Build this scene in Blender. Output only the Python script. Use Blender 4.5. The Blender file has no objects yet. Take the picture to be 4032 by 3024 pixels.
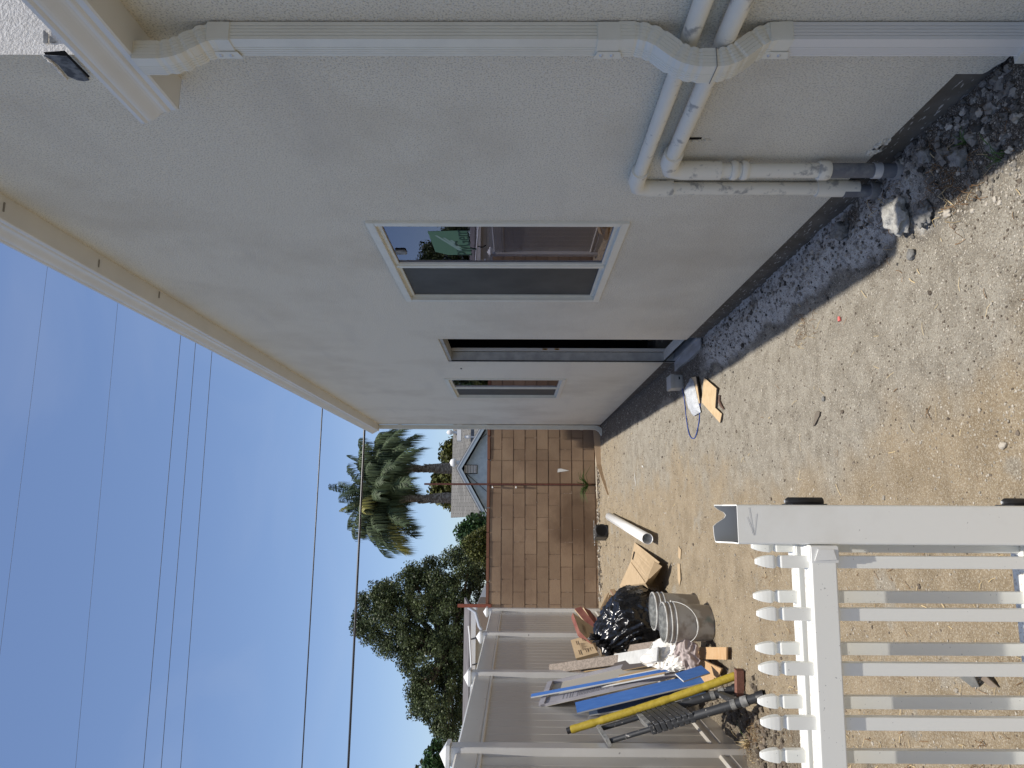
import bpy, math, random
from mathutils import Vector as V, Matrix, noise
from math import radians as rad, sin, cos, pi
random.seed(7)
S = bpy.context.scene
C = S.collection
# ---------------------------------------------------------------- camera
CAM = V((0, 0, 1.5)); FPX = 2800.0
yaw, pitch, roll = math.atan(488/2800), math.atan(18/2800), rad(.2)
Fw = V((sin(yaw)*cos(pitch), cos(yaw)*cos(pitch), sin(pitch)))
R0 = V((cos(yaw), -sin(yaw), 0)); U0 = R0.cross(Fw)
Rr = cos(roll)*R0+sin(roll)*U0; Uu = cos(roll)*U0-sin(roll)*R0
cam = bpy.data.objects.new('camera', bpy.data.cameras.new('camera')); C.objects.link(cam)
m = Matrix.Identity(4)
for i in range(3):
    m[i][0] = -Uu[i]; m[i][1] = Rr[i]; m[i][2] = -Fw[i]; m[i][3] = CAM[i]
cam.matrix_world = m
cam.data.sensor_width = 36; cam.data.lens = 36*FPX/4032
cam.data.clip_start = .02; cam.data.clip_end = 2000
S.camera = cam
# ---------------------------------------------------------------- light
sunv = V((.048, -.2, 1)).normalized()          # points to the sun
W = bpy.data.worlds.new('World'); S.world = W; W.use_nodes = True
nt = W.node_tree; bg = nt.nodes['Background']
sky = nt.nodes.new('ShaderNodeTexSky'); sky.sky_type = 'NISHITA'; sky.sun_disc = False
sky.sun_elevation = math.asin(sunv.z); sky.sun_rotation = math.atan2(sunv.x, sunv.y)
sky.air_density = 1.0; sky.dust_density = .9; sky.ozone_density = 1.6
tint = nt.nodes.new('ShaderNodeMix'); tint.data_type = 'RGBA'; tint.blend_type = 'MULTIPLY'; tint.inputs[0].default_value = 1
tint.inputs[7].default_value = (.94, .955, 1.04, 1); nt.links.new(sky.outputs[0], tint.inputs[6])
tcw = nt.nodes.new('ShaderNodeTexCoord'); mpw = nt.nodes.new('ShaderNodeMapping'); mpw.inputs['Scale'].default_value = (1.6, 1.6, 4)
nzw = nt.nodes.new('ShaderNodeTexNoise'); nzw.inputs['Scale'].default_value = 1.7; nzw.inputs['Detail'].default_value = 7; nzw.inputs['Distortion'].default_value = .7
rgw = nt.nodes.new('ShaderNodeMapRange'); rgw.inputs[1].default_value = .48; rgw.inputs[2].default_value = .80; rgw.inputs[4].default_value = .09
cld = nt.nodes.new('ShaderNodeMix'); cld.data_type = 'RGBA'; cld.inputs[7].default_value = (5.2, 5.4, 5.8, 1)
nt.links.new(tcw.outputs['Generated'], mpw.inputs[0]); nt.links.new(mpw.outputs[0], nzw.inputs[0]); nt.links.new(nzw.outputs[0], rgw.inputs[0])
nt.links.new(rgw.outputs[0], cld.inputs[0]); nt.links.new(tint.outputs[2], cld.inputs[6]); nt.links.new(cld.outputs[2], bg.inputs[0]); bg.inputs[1].default_value = .12
sun = bpy.data.objects.new('sun', bpy.data.lights.new('sun', 'SUN')); C.objects.link(sun)
sun.data.energy = 4.1; sun.data.angle = rad(.53); sun.data.color = (1, .95, .87)
sun.rotation_euler = sunv.to_track_quat('Z', 'Y').to_euler()
S.view_settings.view_transform = 'Standard'; S.view_settings.look = 'None'
S.view_settings.exposure = .28; S.view_settings.gamma = 1
S.render.engine = 'CYCLES'; S.cycles.max_bounces = 8; S.cycles.diffuse_bounces = 5; S.cycles.transparent_max_bounces = 12
S.render.resolution_x = 1024; S.render.resolution_y = 768
# ---------------------------------------------------------------- measuring: where a line of sight meets a real plane
def at(ax, val, x, y):
    d = Fw+Rr*((1512-y)/FPX)-Uu*((x-2016)/FPX)
    return CAM+d*((val-CAM[ax])/d[ax])
def crop(x0, y0, w, W=2212.):
    return lambda ax, val, x, y: at(ax, val, x0+x*w/W, y0+y*w/W)
c6 = crop(1300, 1600, 1400); c7 = crop(1700, 2200, 1300); d5 = crop(2150, 2250, 800); e4 = crop(2200, 2000, 500)
c3 = crop(2632, 0, 1400); c5 = crop(2632, 900, 1400); e3 = crop(2550, 1250, 600); c4 = crop(1300, 800, 1400)
fullk = crop(0, 0, 4032)
# ---------------------------------------------------------------- materials
def mat(name, col=(.5, .5, .5), rough=.6, spec=.5, metal=0, c2=None, sc=5, det=6, lo=.35, hi=.65, bump=0, bs=60, bd=.002,
        island=0, extra=None, stretch=None, ior=None):
    mt = bpy.data.materials.new(name); mt.use_nodes = True
    n = mt.node_tree; L = n.links.new; b = n.nodes['Principled BSDF']
    b.inputs['Roughness'].default_value = rough; b.inputs['Metallic'].default_value = metal
    b.inputs['Specular IOR Level'].default_value = spec
    if ior: b.inputs['IOR'].default_value = ior
    tc = n.nodes.new('ShaderNodeTexCoord'); vec = tc.outputs['Object']
    if stretch:
        mp = n.nodes.new('ShaderNodeMapping'); mp.inputs['Scale'].default_value = stretch
        L(vec, mp.inputs[0]); vec = mp.outputs[0]
    rgb = n.nodes.new('ShaderNodeRGB'); rgb.outputs[0].default_value = (*col, 1); out = rgb.outputs[0]
    def noise_(scale, detail=6, rgh=.6):
        x = n.nodes.new('ShaderNodeTexNoise'); x.inputs['Scale'].default_value = scale
        x.inputs['Detail'].default_value = detail; x.inputs['Roughness'].default_value = rgh
        L(vec, x.inputs['Vector']); return x
    def mix(a, bb, fac):
        x = n.nodes.new('ShaderNodeMix'); x.data_type = 'RGBA'
        if isinstance(fac, float): x.inputs[0].default_value = fac
        else: L(fac, x.inputs[0])
        L(a, x.inputs[6])
        if isinstance(bb, tuple): x.inputs[7].default_value = (*bb, 1)
        else: L(bb, x.inputs[7])
        return x.outputs[2]
    def ramp(f, a, bb, v0=0, v1=1):
        x = n.nodes.new('ShaderNodeMapRange'); x.inputs[1].default_value = a; x.inputs[2].default_value = bb
        x.inputs[3].default_value = v0; x.inputs[4].default_value = v1; L(f, x.inputs[0]); return x.outputs[0]
    if c2: out = mix(out, c2, ramp(noise_(sc, det).outputs[0], lo, hi))
    if island:
        g = n.nodes.new('ShaderNodeNewGeometry')
        h = n.nodes.new('ShaderNodeHueSaturation'); L(out, h.inputs['Color'])
        L(ramp(g.outputs['Random Per Island'], 0, 1, 1-island, 1+island), h.inputs['Value']); out = h.outputs[0]
    if extra: out = extra(n, L, vec, out, noise_, mix, ramp, tc)
    L(out, b.inputs['Base Color'])
    if bump:
        x = n.nodes.new('ShaderNodeBump'); x.inputs['Strength'].default_value = bump; x.inputs['Distance'].default_value = bd
        L(noise_(bs, 4, .65).outputs[0], x.inputs['Height']); L(x.outputs[0], b.inputs['Normal'])
    return mt
def ex_stucco(n, L, vec, out, noise_, mix, ramp, tc):
    out = mix(out, (.30, .275, .235), ramp(noise_(170, 2, .5).outputs[0], .50, .66, 0, .6))      # pits between the sand grains
    out = mix(out, (.74, .71, .65), ramp(noise_(95, 2, .5).outputs[0], .54, .68, 0, .6))
    out = mix(out, (.52, .465, .37), ramp(noise_(1.1, 5).outputs[0], .48, .72, 0, .55))          # drift of tone
    s = n.nodes.new('ShaderNodeMapping'); s.inputs['Scale'].default_value = (1, .5, 2.5); L(tc.outputs['Object'], s.inputs[0])
    x = n.nodes.new('ShaderNodeTexNoise'); x.inputs['Scale'].default_value = 1.6; x.inputs['Detail'].default_value = 7; L(s.outputs[0], x.inputs[0])
    return mix(out, (.50, .47, .42), ramp(x.outputs[0], .55, .75, 0, .3))
M = {}
M['stucco'] = mat('stucco', (.765, .72, .60), .9, .2, bump=1, bs=120, bd=.008, extra=ex_stucco)
M['stucco_rough'] = mat('stucco_rough', (.78, .75, .70), .9, .2, c2=(.66, .63, .58), sc=70, bump=1, bs=110, bd=.008)
def ex_found(n, L, vec, out, noise_, mix, ramp, tc):
    s = n.nodes.new('ShaderNodeMapping'); s.inputs['Scale'].default_value = (1, 1, 5); s.inputs['Rotation'].default_value = (.25, 0, 0); L(tc.outputs['Object'], s.inputs[0])
    x = n.nodes.new('ShaderNodeTexNoise'); x.inputs['Scale'].default_value = 22; x.inputs['Detail'].default_value = 3; L(s.outputs[0], x.inputs[0])
    return mix(out, (.5, .48, .45), ramp(x.outputs[0], .63, .68, 0, .85))
M['foundation'] = mat('foundation', (.105, .09, .07), .9, .2, c2=(.15, .135, .115), sc=8, bump=.6, bs=120, bd=.003, extra=ex_found)
M['white_metal'] = mat('white_metal', (.67, .655, .57), .38, .5, c2=(.62, .605, .525), sc=9, bump=.05, bs=20)
M['gutter'] = mat('gutter', (.66, .665, .64), .35, .5, c2=(.62, .625, .60), sc=4)
def ex_scuff(n, L, vec, out, noise_, mix, ramp, tc):
    out = mix(out, (.40, .38, .35), ramp(noise_(95, 2, .4).outputs[0], .75, .77, 0, .8))
    return mix(out, (.60, .56, .48), ramp(noise_(3.5, 5).outputs[0], .5, .8, 0, .5))
M['vinyl'] = mat('vinyl', (.78, .775, .735), .32, .5, extra=ex_scuff, bump=.05, bs=8)
def ex_speck(n, L, vec, out, noise_, mix, ramp, tc):
    g = n.nodes.new('ShaderNodeNewGeometry'); sp = n.nodes.new('ShaderNodeSeparateXYZ'); L(g.outputs['True Normal'], sp.inputs[0])
    up = ramp(sp.outputs[2], .7, .9)
    k = n.nodes.new('ShaderNodeMath'); k.operation = 'MULTIPLY'
    L(ramp(noise_(120, 3, .6).outputs[0], .54, .62, 0, .6), k.inputs[0]); L(up, k.inputs[1])
    out = mix(out, (.40, .33, .22), k.outputs[0])                                               # dirt settled on ledges
    return mix(out, (.40, .39, .37), ramp(noise_(130, 1, .4).outputs[0], .755, .77, 0, .7))
M['picket'] = mat('picket_vinyl', (.82, .81, .745), .3, .5, extra=ex_speck)
def ex_fence(n, L, vec, out, noise_, mix, ramp, tc):
    out = mix(out, (.48, .455, .41), ramp(noise_(1.2, 5).outputs[0], .4, .75, 0, .45))
    out = mix(out, (.30, .28, .27), ramp(noise_(24, 2, .3).outputs[0], .77, .79, 0, .8))
    sp = n.nodes.new('ShaderNodeSeparateXYZ'); L(tc.outputs['Object'], sp.inputs[0])
    return mix(out, (.36, .31, .25), ramp(sp.outputs[2], .45, -.02, 0, .5))                       # browner towards the foot
M['fence'] = mat('fence_vinyl_shaded', (.61, .585, .525), .22, .5, extra=ex_fence)  # panels: vinyl colour darkened for faces turned away from the sun
M['fence_lit'] = mat('fence_vinyl_lit', (.74, .725, .69), .25, .5, extra=ex_fence)  # posts: same vinyl made lighter, sunlight on their faces put into the colour
M['black'] = mat('black_plastic', (.018, .018, .02), .45, .5)
def ex_lad(n, L, vec, out, noise_, mix, ramp, tc):
    return mix(out, (.55, .53, .50), ramp(noise_(30, 4, .7).outputs[0], .63, .67, 0, .9))
M['ladder'] = mat('ladder_black', (.030, .032, .036), .5, .5, extra=ex_lad)
M['ladder_cap'] = mat('ladder_grey', (.25, .25, .24), .6, .4, c2=(.10, .10, .10), sc=30)
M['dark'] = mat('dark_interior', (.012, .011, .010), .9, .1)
M['rust'] = mat('rusty_steel', (.16, .055, .035), .7, .4, c2=(.10, .035, .025), sc=40)
M['rustpost'] = mat('red_primer_steel', (.30, .085, .045), .6, .4, c2=(.20, .06, .035), sc=20)
def ex_blk(n, L, vec, out, noise_, mix, ramp, tc):
    out = mix(out, (.20, .13, .085), ramp(noise_(1.6, 5).outputs[0], .42, .68, 0, .75))
    out = mix(out, (.60, .50, .42), ramp(noise_(11, 5, .7).outputs[0], .70, .78, 0, .6))
    v_ = n.nodes.new('ShaderNodeVectorMath'); v_.operation = 'DISTANCE'; v_.inputs[1].default_value = (-1.45, -.1, .52)   # old damp stain low on the wall
    mp_ = n.nodes.new('ShaderNodeMapping'); mp_.inputs['Scale'].default_value = (1, 1, 1.3); L(tc.outputs['Object'], mp_.inputs[0]); L(mp_.outputs[0], v_.inputs[0])
    ad = n.nodes.new('ShaderNodeMath'); ad.operation = 'ADD'; L(v_.outputs['Value'], ad.inputs[0]); L(noise_(3, 5).outputs[0], ad.inputs[1])
    out = mix(out, (.13, .085, .055), ramp(ad.outputs[0], 1.15, .80, 0, .7))
    sx_ = n.nodes.new('ShaderNodeSeparateXYZ'); L(tc.outputs['Object'], sx_.inputs[0])
    return mix(out, (.20, .12, .08), ramp(noise_(190, 2).outputs[0], .56, .68, 0, .6))
M['block'] = mat('brown_block', (.315, .222, .145), .95, .1, island=.14, bump=.8, bs=150, bd=.004, extra=ex_blk)
M['mortar'] = mat('mortar', (.19, .13, .09), .95, .1, c2=(.36, .29, .23), sc=10, lo=.55, hi=.65)
M['capblock'] = mat('cap_block', (.20, .095, .06), .9, .2, island=.1, bump=.4, bs=80)
M['card'] = mat('cardboard', (.50, .375, .235), .85, .2, c2=(.43, .32, .195), sc=9)
M['card_dark'] = mat('cardboard_red', (.24, .10, .075), .8, .2, c2=(.17, .06, .05), sc=9)
M['ink'] = mat('print_ink', (.12, .08, .05), .8, .2)
M['ink_grey'] = mat('print_grey', (.17, .17, .19), .8, .2)
M['tray'] = mat('white_carton', (.42, .41, .44), .75, .3, c2=(.34, .33, .36), sc=7)
M['tray_in'] = mat('carton_inside', (.50, .47, .41), .8, .2)
M['blue'] = mat('blue_board', (.06, .17, .50), .5, .4, c2=(.08, .21, .56), sc=14, stretch=(3, 3, .6))
M['blue_dull'] = mat('blue_board_back', (.09, .13, .21), .7, .3)
M['edge'] = mat('board_edge', (.55, .56, .56), .7, .3)
M['tan_strip'] = mat('tan_strip', (.36, .26, .15), .7, .3)
M['greyplank'] = mat('grey_plank', (.20, .165, .135), .7, .3, c2=(.29, .24, .20), sc=60, lo=.45, hi=.55)
M['lightplank'] = mat('pale_plank', (.47, .47, .45), .6, .3, c2=(.56, .56, .54), sc=12)
M['darkplank'] = mat('dark_plank', (.07, .058, .052), .6, .3)
M['ply'] = mat('plywood', (.52, .36, .205), .8, .2, c2=(.48, .29, .14), sc=11, stretch=(1, 5, 1))
M['tile'] = mat('beige_tile', (.66, .49, .29), .5, .4, c2=(.56, .40, .22), sc=16)
M['bag'] = mat('black_bag', (.008, .008, .009), .2, .6, bump=.5, bs=22, bd=.012, stretch=(1, 1, .5))
def ex_buck(n, L, vec, out, noise_, mix, ramp, tc):
    out = mix(out, (.27, .235, .20), ramp(noise_(7, 5, .6).outputs[0], .46, .56, 0, .75))
    return mix(out, (.13, .22, .22), ramp(noise_(4.2, 2).outputs[0], .64, .70, 0, .8))
M['bucket'] = mat('bucket_plastic', (.50, .49, .46), .6, .4, extra=ex_buck)
M['bucket_rim'] = mat('bucket_rim', (.60, .60, .57), .5, .4, c2=(.36, .35, .33), sc=26)
M['cement'] = mat('dried_cement', (.60, .60, .56), .9, .1, c2=(.34, .34, .32), sc=22, bump=.6, bs=40, bd=.01)
M['wire'] = mat('wire', (.6, .6, .58), .4, .5)
M['cloth'] = mat('cloth', (.84, .82, .77), .9, .1, c2=(.60, .50, .36), sc=12, lo=.60, hi=.68)
M['cloth2'] = mat('grey_cloth', (.36, .30, .29), .9, .1, c2=(.46, .40, .38), sc=8)
def ex_yel(n, L, vec, out, noise_, mix, ramp, tc):
    return mix(out, (.30, .21, .02), ramp(noise_(45, 4).outputs[0], .5, .68, 0, .6))
M['yellow'] = mat('yellow_wrap', (.42, .315, .035), .45, .5, extra=ex_yel, bump=.5, bs=40, bd=.006)
M['wood_post'] = mat('red_wood', (.16, .075, .055), .8, .2, c2=(.24, .12, .09), sc=30, stretch=(4, 1, 4))
M['pvc'] = mat('pvc', (.84, .84, .82), .35, .5)
M['wrap'] = mat('plastic_wrap', (.66, .68, .70), .25, .6, c2=(.50, .52, .54), sc=16, bump=.8, bs=26, bd=.02)
M['bin'] = mat('grey_box', (.46, .45, .42), .5, .4, c2=(.40, .39, .36), sc=8)
M['bluewire'] = mat('blue_cable', (.02, .06, .28), .4, .5)
M['blackwire'] = mat('black_cable', (.02, .02, .022), .4, .5)
M['paintpipe'] = mat('painted_pipe', (.71, .675, .575), .6, .3, c2=(.35, .34, .31), sc=14, lo=.565, hi=.635, bump=.4, bs=40, bd=.005)
M['greypipe'] = mat('grey_pipe', (.13, .135, .15), .55, .4, c2=(.24, .24, .23), sc=20, lo=.5, hi=.7)
M['coupling'] = mat('grey_coupling', (.33, .31, .28), .7, .3, c2=(.22, .21, .20), sc=30)
M['concrete'] = mat('broken_concrete', (.26, .255, .24), .95, .1, c2=(.15, .145, .135), sc=30, bump=1, bs=60, bd=.01)
M['leaf'] = mat('leaf', (.082, .098, .036), .5, .3, island=.6, c2=(.045, .060, .022), sc=.9)
M['leaf2'] = mat('leaf_green', (.032, .068, .018), .5, .3, island=.5)
M['leaf3'] = mat('leaf_olive', (.075, .080, .016), .55, .3, island=.5)
M['frond'] = mat('frond', (.062, .085, .038), .6, .25, island=.55)
M['frond_y'] = mat('frond_yellow', (.22, .20, .04), .5, .4, island=.4)
M['trunk'] = mat('trunk', (.12, .095, .075), .9, .2, c2=(.30, .26, .22), sc=7, lo=.45, hi=.6, bump=1, bs=8, bd=.05, stretch=(1, 1, 2.5))
M['bark'] = mat('bark', (.10, .075, .05), .9, .2, bump=.8, bs=20, bd=.03)
def ex_shing(n, L, vec, out, noise_, mix, ramp, tc):
    b = n.nodes.new('ShaderNodeTexBrick'); b.inputs['Scale'].default_value = 1; b.inputs['Brick Width'].default_value = .30
    b.inputs['Row Height'].default_value = .14; b.inputs['Mortar Size'].default_value = .012; b.inputs['Bias'].default_value = 0
    b.inputs['Color1'].default_value = (.125, .123, .115, 1); b.inputs['Color2'].default_value = (.185, .18, .168, 1); b.inputs['Mortar'].default_value = (.07, .065, .06, 1)
    mp = n.nodes.new('ShaderNodeMapping'); mp.inputs['Rotation'].default_value = (0, 0, 0); L(vec, mp.inputs[0])
    L(mp.outputs[0], b.inputs[0]); return mix(out, b.outputs[0], .95)
M['shingle'] = mat('shingles', (.28, .26, .23), .9, .1, extra=ex_shing)
M['shingle_dark'] = mat('shingles_dark', (.12, .11, .11), .9, .1, c2=(.18, .165, .16), sc=3, stretch=(1, 1, 4))
M['bluegrey'] = mat('pale_blue_stucco', (.52, .60, .63), .9, .1, c2=(.42, .50, .54), sc=5, lo=.4, hi=.6, bump=.3, bs=40)
M['trim'] = mat('blue_trim', (.34, .40, .44), .6, .3)
M['siding'] = mat('white_siding', (.74, .73, .70), .6, .3)
M['galv'] = mat('galvanised', (.55, .56, .57), .4, .5, metal=.3)
M['chalk'] = mat('chalky_concrete', (.50, .49, .45), .95, .1, c2=(.30, .29, .27), sc=45, bump=1, bs=70, bd=.012)
M['inner_shade'] = mat('vinyl_inner_shade', (.30, .305, .30), .6, .3)  # inner post vinyl greyed, partly to stand for the shade inside
M['glass'] = bpy.data.materials.new('window_glass'); M['glass'].use_nodes = True
n = M['glass'].node_tree; n.nodes.clear()
o_ = n.nodes.new('ShaderNodeOutputMaterial'); mx = n.nodes.new('ShaderNodeMixShader'); tr = n.nodes.new('ShaderNodeBsdfTransparent')
gl = n.nodes.new('ShaderNodeBsdfGlossy'); fr = n.nodes.new('ShaderNodeFresnel'); fr.inputs[0].default_value = 2.7
gl.inputs['Roughness'].default_value = .004; tr.inputs[0].default_value = (.80, .82, .86, 1); gl.inputs[0].default_value = (.74, .74, .90, 1)
n.links.new(fr.outputs[0], mx.inputs[0]); n.links.new(tr.outputs[0], mx.inputs[1]); n.links.new(gl.outputs[0], mx.inputs[2]); n.links.new(mx.outputs[0], o_.inputs[0])
M['screen'] = mat('insect_screen', (.05, .05, .045), .6, .3, c2=(.07, .07, .064), sc=5)
M['sticker'] = mat('green_label', (.10, .20, .115), .6, .3); M['sticker_w'] = mat('label_white', (.26, .36, .30), .6, .3)
M['sticker_k'] = mat('label_ink', (.02, .05, .03), .6, .3)
M['grass'] = mat('grass_blade', (.05, .10, .02), .6, .3, island=.3)
M['straw'] = mat('straw', (.52, .40, .22), .8, .2, island=.4)
M['root'] = mat('dry_root', (.20, .12, .06), .9, .2, island=.3)
M['cable'] = mat('aerial_cable', (.012, .013, .016), .35, .6)
M['thincable'] = mat('thin_cable', (.03, .035, .045), .5, .4)
M['slot'] = mat('slot_grey', (.22, .21, .19), .6, .3)
M['pink'] = mat('pink_plastic', (.75, .18, .16), .5, .4)
# ---------------------------------------------------------------- mesh helpers
class MB:
    def __init__(s): s.v = []; s.f = []; s.m = []; s.sm = []
    def add(s, vs, fs, mi=0, smooth=False):
        b = len(s.v); s.v += [V(p) for p in vs]
        for f in fs: s.f.append([b+i for i in f]); s.m.append(mi); s.sm.append(smooth)
        return s
    def box(s, lo, hi, mi=0, bev=0):
        (a, b, c), (d, e, f) = lo, hi
        if bev:
            bm_box(s, lo, hi, bev, mi); return s
        vs = [(a, b, c), (d, b, c), (d, e, c), (a, e, c), (a, b, f), (d, b, f), (d, e, f), (a, e, f)]
        return s.add(vs, [(0, 3, 2, 1), (4, 5, 6, 7), (0, 1, 5, 4), (1, 2, 6, 5), (2, 3, 7, 6), (3, 0, 4, 7)], mi)
    def obox(s, c, ax, ay, az, mi=0):                # centre and three half vectors
        c, ax, ay, az = V(c), V(ax), V(ay), V(az)
        vs = [c+i*ax+j*ay+k*az for k in (-1, 1) for (i, j) in ((-1, -1), (1, -1), (1, 1), (-1, 1))]
        return s.add(vs, [(0, 3, 2, 1), (4, 5, 6, 7), (0, 1, 5, 4), (1, 2, 6, 5), (2, 3, 7, 6), (3, 0, 4, 7)], mi)
    def slab(s, pts, t, mi=0, me=None):              # polygon extruded by vector t (or thickness along its normal)
        pts = [V(p) for p in pts]; k = len(pts)
        if not isinstance(t, V):
            nn = (pts[1]-pts[0]).cross(pts[2]-pts[0]).normalized(); t = nn*t
        vs = pts+[p+t for p in pts]
        s.add(vs, [list(range(k))[::-1], list(range(k, 2*k))], mi)
        s.add(vs, [(i, (i+1) % k, k+(i+1) % k, k+i) for i in range(k)], mi if me is None else me); return s
    def prism(s, prof, axis, a, b, mi=0, caps=True, smooth=False):
        # prof: list of 2d points in the plane of the other two axes
        def P(p, w): q = list(p); q.insert(axis, w); return V(q)
        k = len(prof); vs = [P(p, a) for p in prof]+[P(p, b) for p in prof]
        s.add(vs, [(i, (i+1) % k, k+(i+1) % k, k+i) for i in range(k)], mi, smooth)
        if caps: s.add(vs, [list(range(k))[::-1], list(range(k, 2*k))], mi)
        return s
    def tube(s, path, r, n=10, mi=0, caps=True, smooth=True, flat=1):
        path = [V(p) for p in path]; rr = r if isinstance(r, (list, tuple)) else [r]*len(path)
        rings = []; up = None
        for i, p in enumerate(path):
            t = (path[min(i+1, len(path)-1)]-path[max(i-1, 0)]).normalized()
            if up is None: up = V((0, 0, 1)) if abs(t.z) < .9 else V((1, 0, 0))
            up = (up-t*up.dot(t)).normalized(); a = t.cross(up).normalized(); b = t.cross(a).normalized()
            rings.append([p+(a*cos(2*pi*j/n)+b*sin(2*pi*j/n)*flat)*rr[i] for j in range(n)])
        vs = [q for g in rings for q in g]; fs = []
        for i in range(len(path)-1):
            for j in range(n): fs.append((i*n+j, i*n+(j+1) % n, (i+1)*n+(j+1) % n, (i+1)*n+j))
        s.add(vs, fs, mi, smooth)
        if caps: s.add(vs, [list(range(n)), list(range(len(vs)-n, len(vs)))[::-1]], mi)
        return s
    def lathe(s, c, prof, n=32, mi=0, axis=V((0, 0, 1)), smooth=True):
        axis = axis.normalized(); a = axis.orthogonal().normalized(); b = axis.cross(a); c = V(c); vs = []; k = len(prof)
        for (r, h) in prof:
            for j in range(n): vs.append(c+axis*h+(a*cos(2*pi*j/n)+b*sin(2*pi*j/n))*r)
        s.add(vs, [(i*n+j, i*n+(j+1) % n, (i+1)*n+(j+1) % n, (i+1)*n+j) for i in range(k-1) for j in range(n)], mi, smooth)
        return s
    def rock(s, c, r, sub=1, jag=.35, mi=0, sq=(1, 1, .7), seed=0):
        vs, fs = ICO[sub]; rnd = random.Random(seed or random.random()); o = V((rnd.random()*50, rnd.random()*50, 0))
        a = rnd.random()*6.28; ca, sa = cos(a), sin(a); out = []
        for p in vs:
            k = 1+jag*(noise.noise(p*1.7+o)+.5*noise.noise(p*4+o)); x, y, z = p.x*k*sq[0], p.y*k*sq[1], p.z*k*sq[2]
            out.append(V(c)+V((x*ca-y*sa, x*sa+y*ca, z))*r)
        s.add(out, fs, mi, sub > 2); return s
def bm_box(s, lo, hi, bev, mi):
    import bmesh
    bm = bmesh.new(); bmesh.ops.create_cube(bm, size=1)
    for v in bm.verts:
        v.co = V([lo[i]+(v.co[i]+.5)*(hi[i]-lo[i]) for i in range(3)])
    bmesh.ops.bevel(bm, geom=bm.edges[:], offset=bev, segments=2, affect='EDGES')
    bm.verts.index_update(); s.add([v.co.copy() for v in bm.verts], [[v.index for v in f.verts] for f in bm.faces], mi); bm.free()
def mk_ico():
    import bmesh; out = {}
    for k in (1, 2, 3, 4):
        bm = bmesh.new(); bmesh.ops.create_icosphere(bm, subdivisions=k, radius=1); bm.verts.index_update()
        out[k] = ([v.co.copy() for v in bm.verts], [[v.index for v in f.verts] for f in bm.faces]); bm.free()
    return out
ICO = mk_ico()
WL = {}
def obj(name, mb, mts, parent=None, base=None, label=None):
    me = bpy.data.meshes.new(name)
    o0 = WL[parent] if parent else (V(base) if base is not None else V((0, 0, 0)))
    me.from_pydata([tuple(v-o0) for v in mb.v], [], mb.f)
    for mm in (mts if isinstance(mts, (list, tuple)) else [mts]): me.materials.append(M[mm] if isinstance(mm, str) else mm)
    me.polygons.foreach_set('material_index', mb.m); me.polygons.foreach_set('use_smooth', mb.sm); me.update()
    o = bpy.data.objects.new(name, me); C.objects.link(o); WL[o] = o0.copy()
    if parent: o.parent = parent
    else: o.location = o0
    if label: o['label'] = label
    return o
def tag(o, label, cat, group=None):
    o['label'] = label; o['category'] = cat
    if group: o['group'] = group
    return o
def struct(name, mb, mt): o = obj(name, mb, mt); o['kind'] = 'structure'; return o
def thing(name, label, cat, base=(0, 0, 0), group=None):
    o = bpy.data.objects.new(name, None); C.objects.link(o); o.location = base; WL[o] = V(base); o.empty_display_size = .1
    return tag(o, label, cat, group)
def text(name, body, size, mtx, mt, parent):
    cu = bpy.data.curves.new(name, 'FONT'); cu.body = body; cu.size = size; cu.align_x = 'CENTER'; cu.align_y = 'CENTER'; cu.extrude = .0006
    t = bpy.data.objects.new('tmp', cu); C.objects.link(t)
    me = bpy.data.meshes.new_from_object(t, depsgraph=bpy.context.evaluated_depsgraph_get()); bpy.data.objects.remove(t)
    mb = MB(); mb.add([mtx @ v.co for v in me.vertices], [list(p.vertices) for p in me.polygons])
    return obj(name, mb, mt, parent)
def fbm(x, y, s=1, o=0): return noise.fractal(V((x*s, y*s, o)), 1, 2, 5)
def frame(pos, xdir, ydir):
    x = V(xdir).normalized(); y = V(ydir).normalized(); z = x.cross(y); mm = Matrix.Identity(4)
    for i in range(3): mm[i][0] = x[i]; mm[i][1] = y[i]; mm[i][2] = z[i]; mm[i][3] = pos[i]
    return mm
# ================================================================ GROUND
def sst(t): t = max(0, min(1, t)); return t*t*(3-2*t)
def gz(x, y, fine=True):
    z = .13*sst((y-4.5)/8)
    if fine is None: return z
    n1 = fbm(x, y, 1.6); z += .012*n1
    e = .10*noise.noise(V((y*2.3, 3.1, 0)))+.04*noise.noise(V((y*9, 7.1, 0)))
    k = sst((x-(1.04+e))/.14)*sst((y-2.15)/.4)*(1-sst((y-5.2)/.8))
    z += k*(.022+.016*fbm(x, y, 9, 3))*(1-.5*sst((x-1.22)/.1))                                   # dusty mound along the footing
    z -= .02*sst((x-.80-e)/.12)*(1-sst((x-1.02-e)/.1))*sst((y-2.6)/.4)*(1-sst((y-6)/1.5))
    kl = sst((-x-1.05)/.35)*(1-sst((y-5.9)/.8)); z += kl*(.03*fbm(x, y, 5, 9)-.01)   # dug soil by the fence
    z += .05*sst((-x-1.3)/.25)*(1-sst((y-4.75)/.3))
    z += .025*sst((x-1.05)/.3)*(1-sst((y-2.4)/.3))
    kr = sst((x-.95)/.15)*(1-sst((y-5.6)/1.5))+.8*kl
    z += .004*fbm(x, y, 14, 5)+.0022*fbm(x, y, 55, 2)+kr*(.012*abs(fbm(x, y, 20, 6))+.009*fbm(x, y, 60, 7))
    return z
def spread(lo, hi, step): n_ = int((hi-lo)/step); return [lo+i*(hi-lo)/n_ for i in range(n_)]
xs = [-600, -150, -40, -12, -5, -2.6, -2.0]+spread(-1.8, 1.46, .0145)+[1.46, 1.8, 3, 6, 14, 40, 150, 600]
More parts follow.
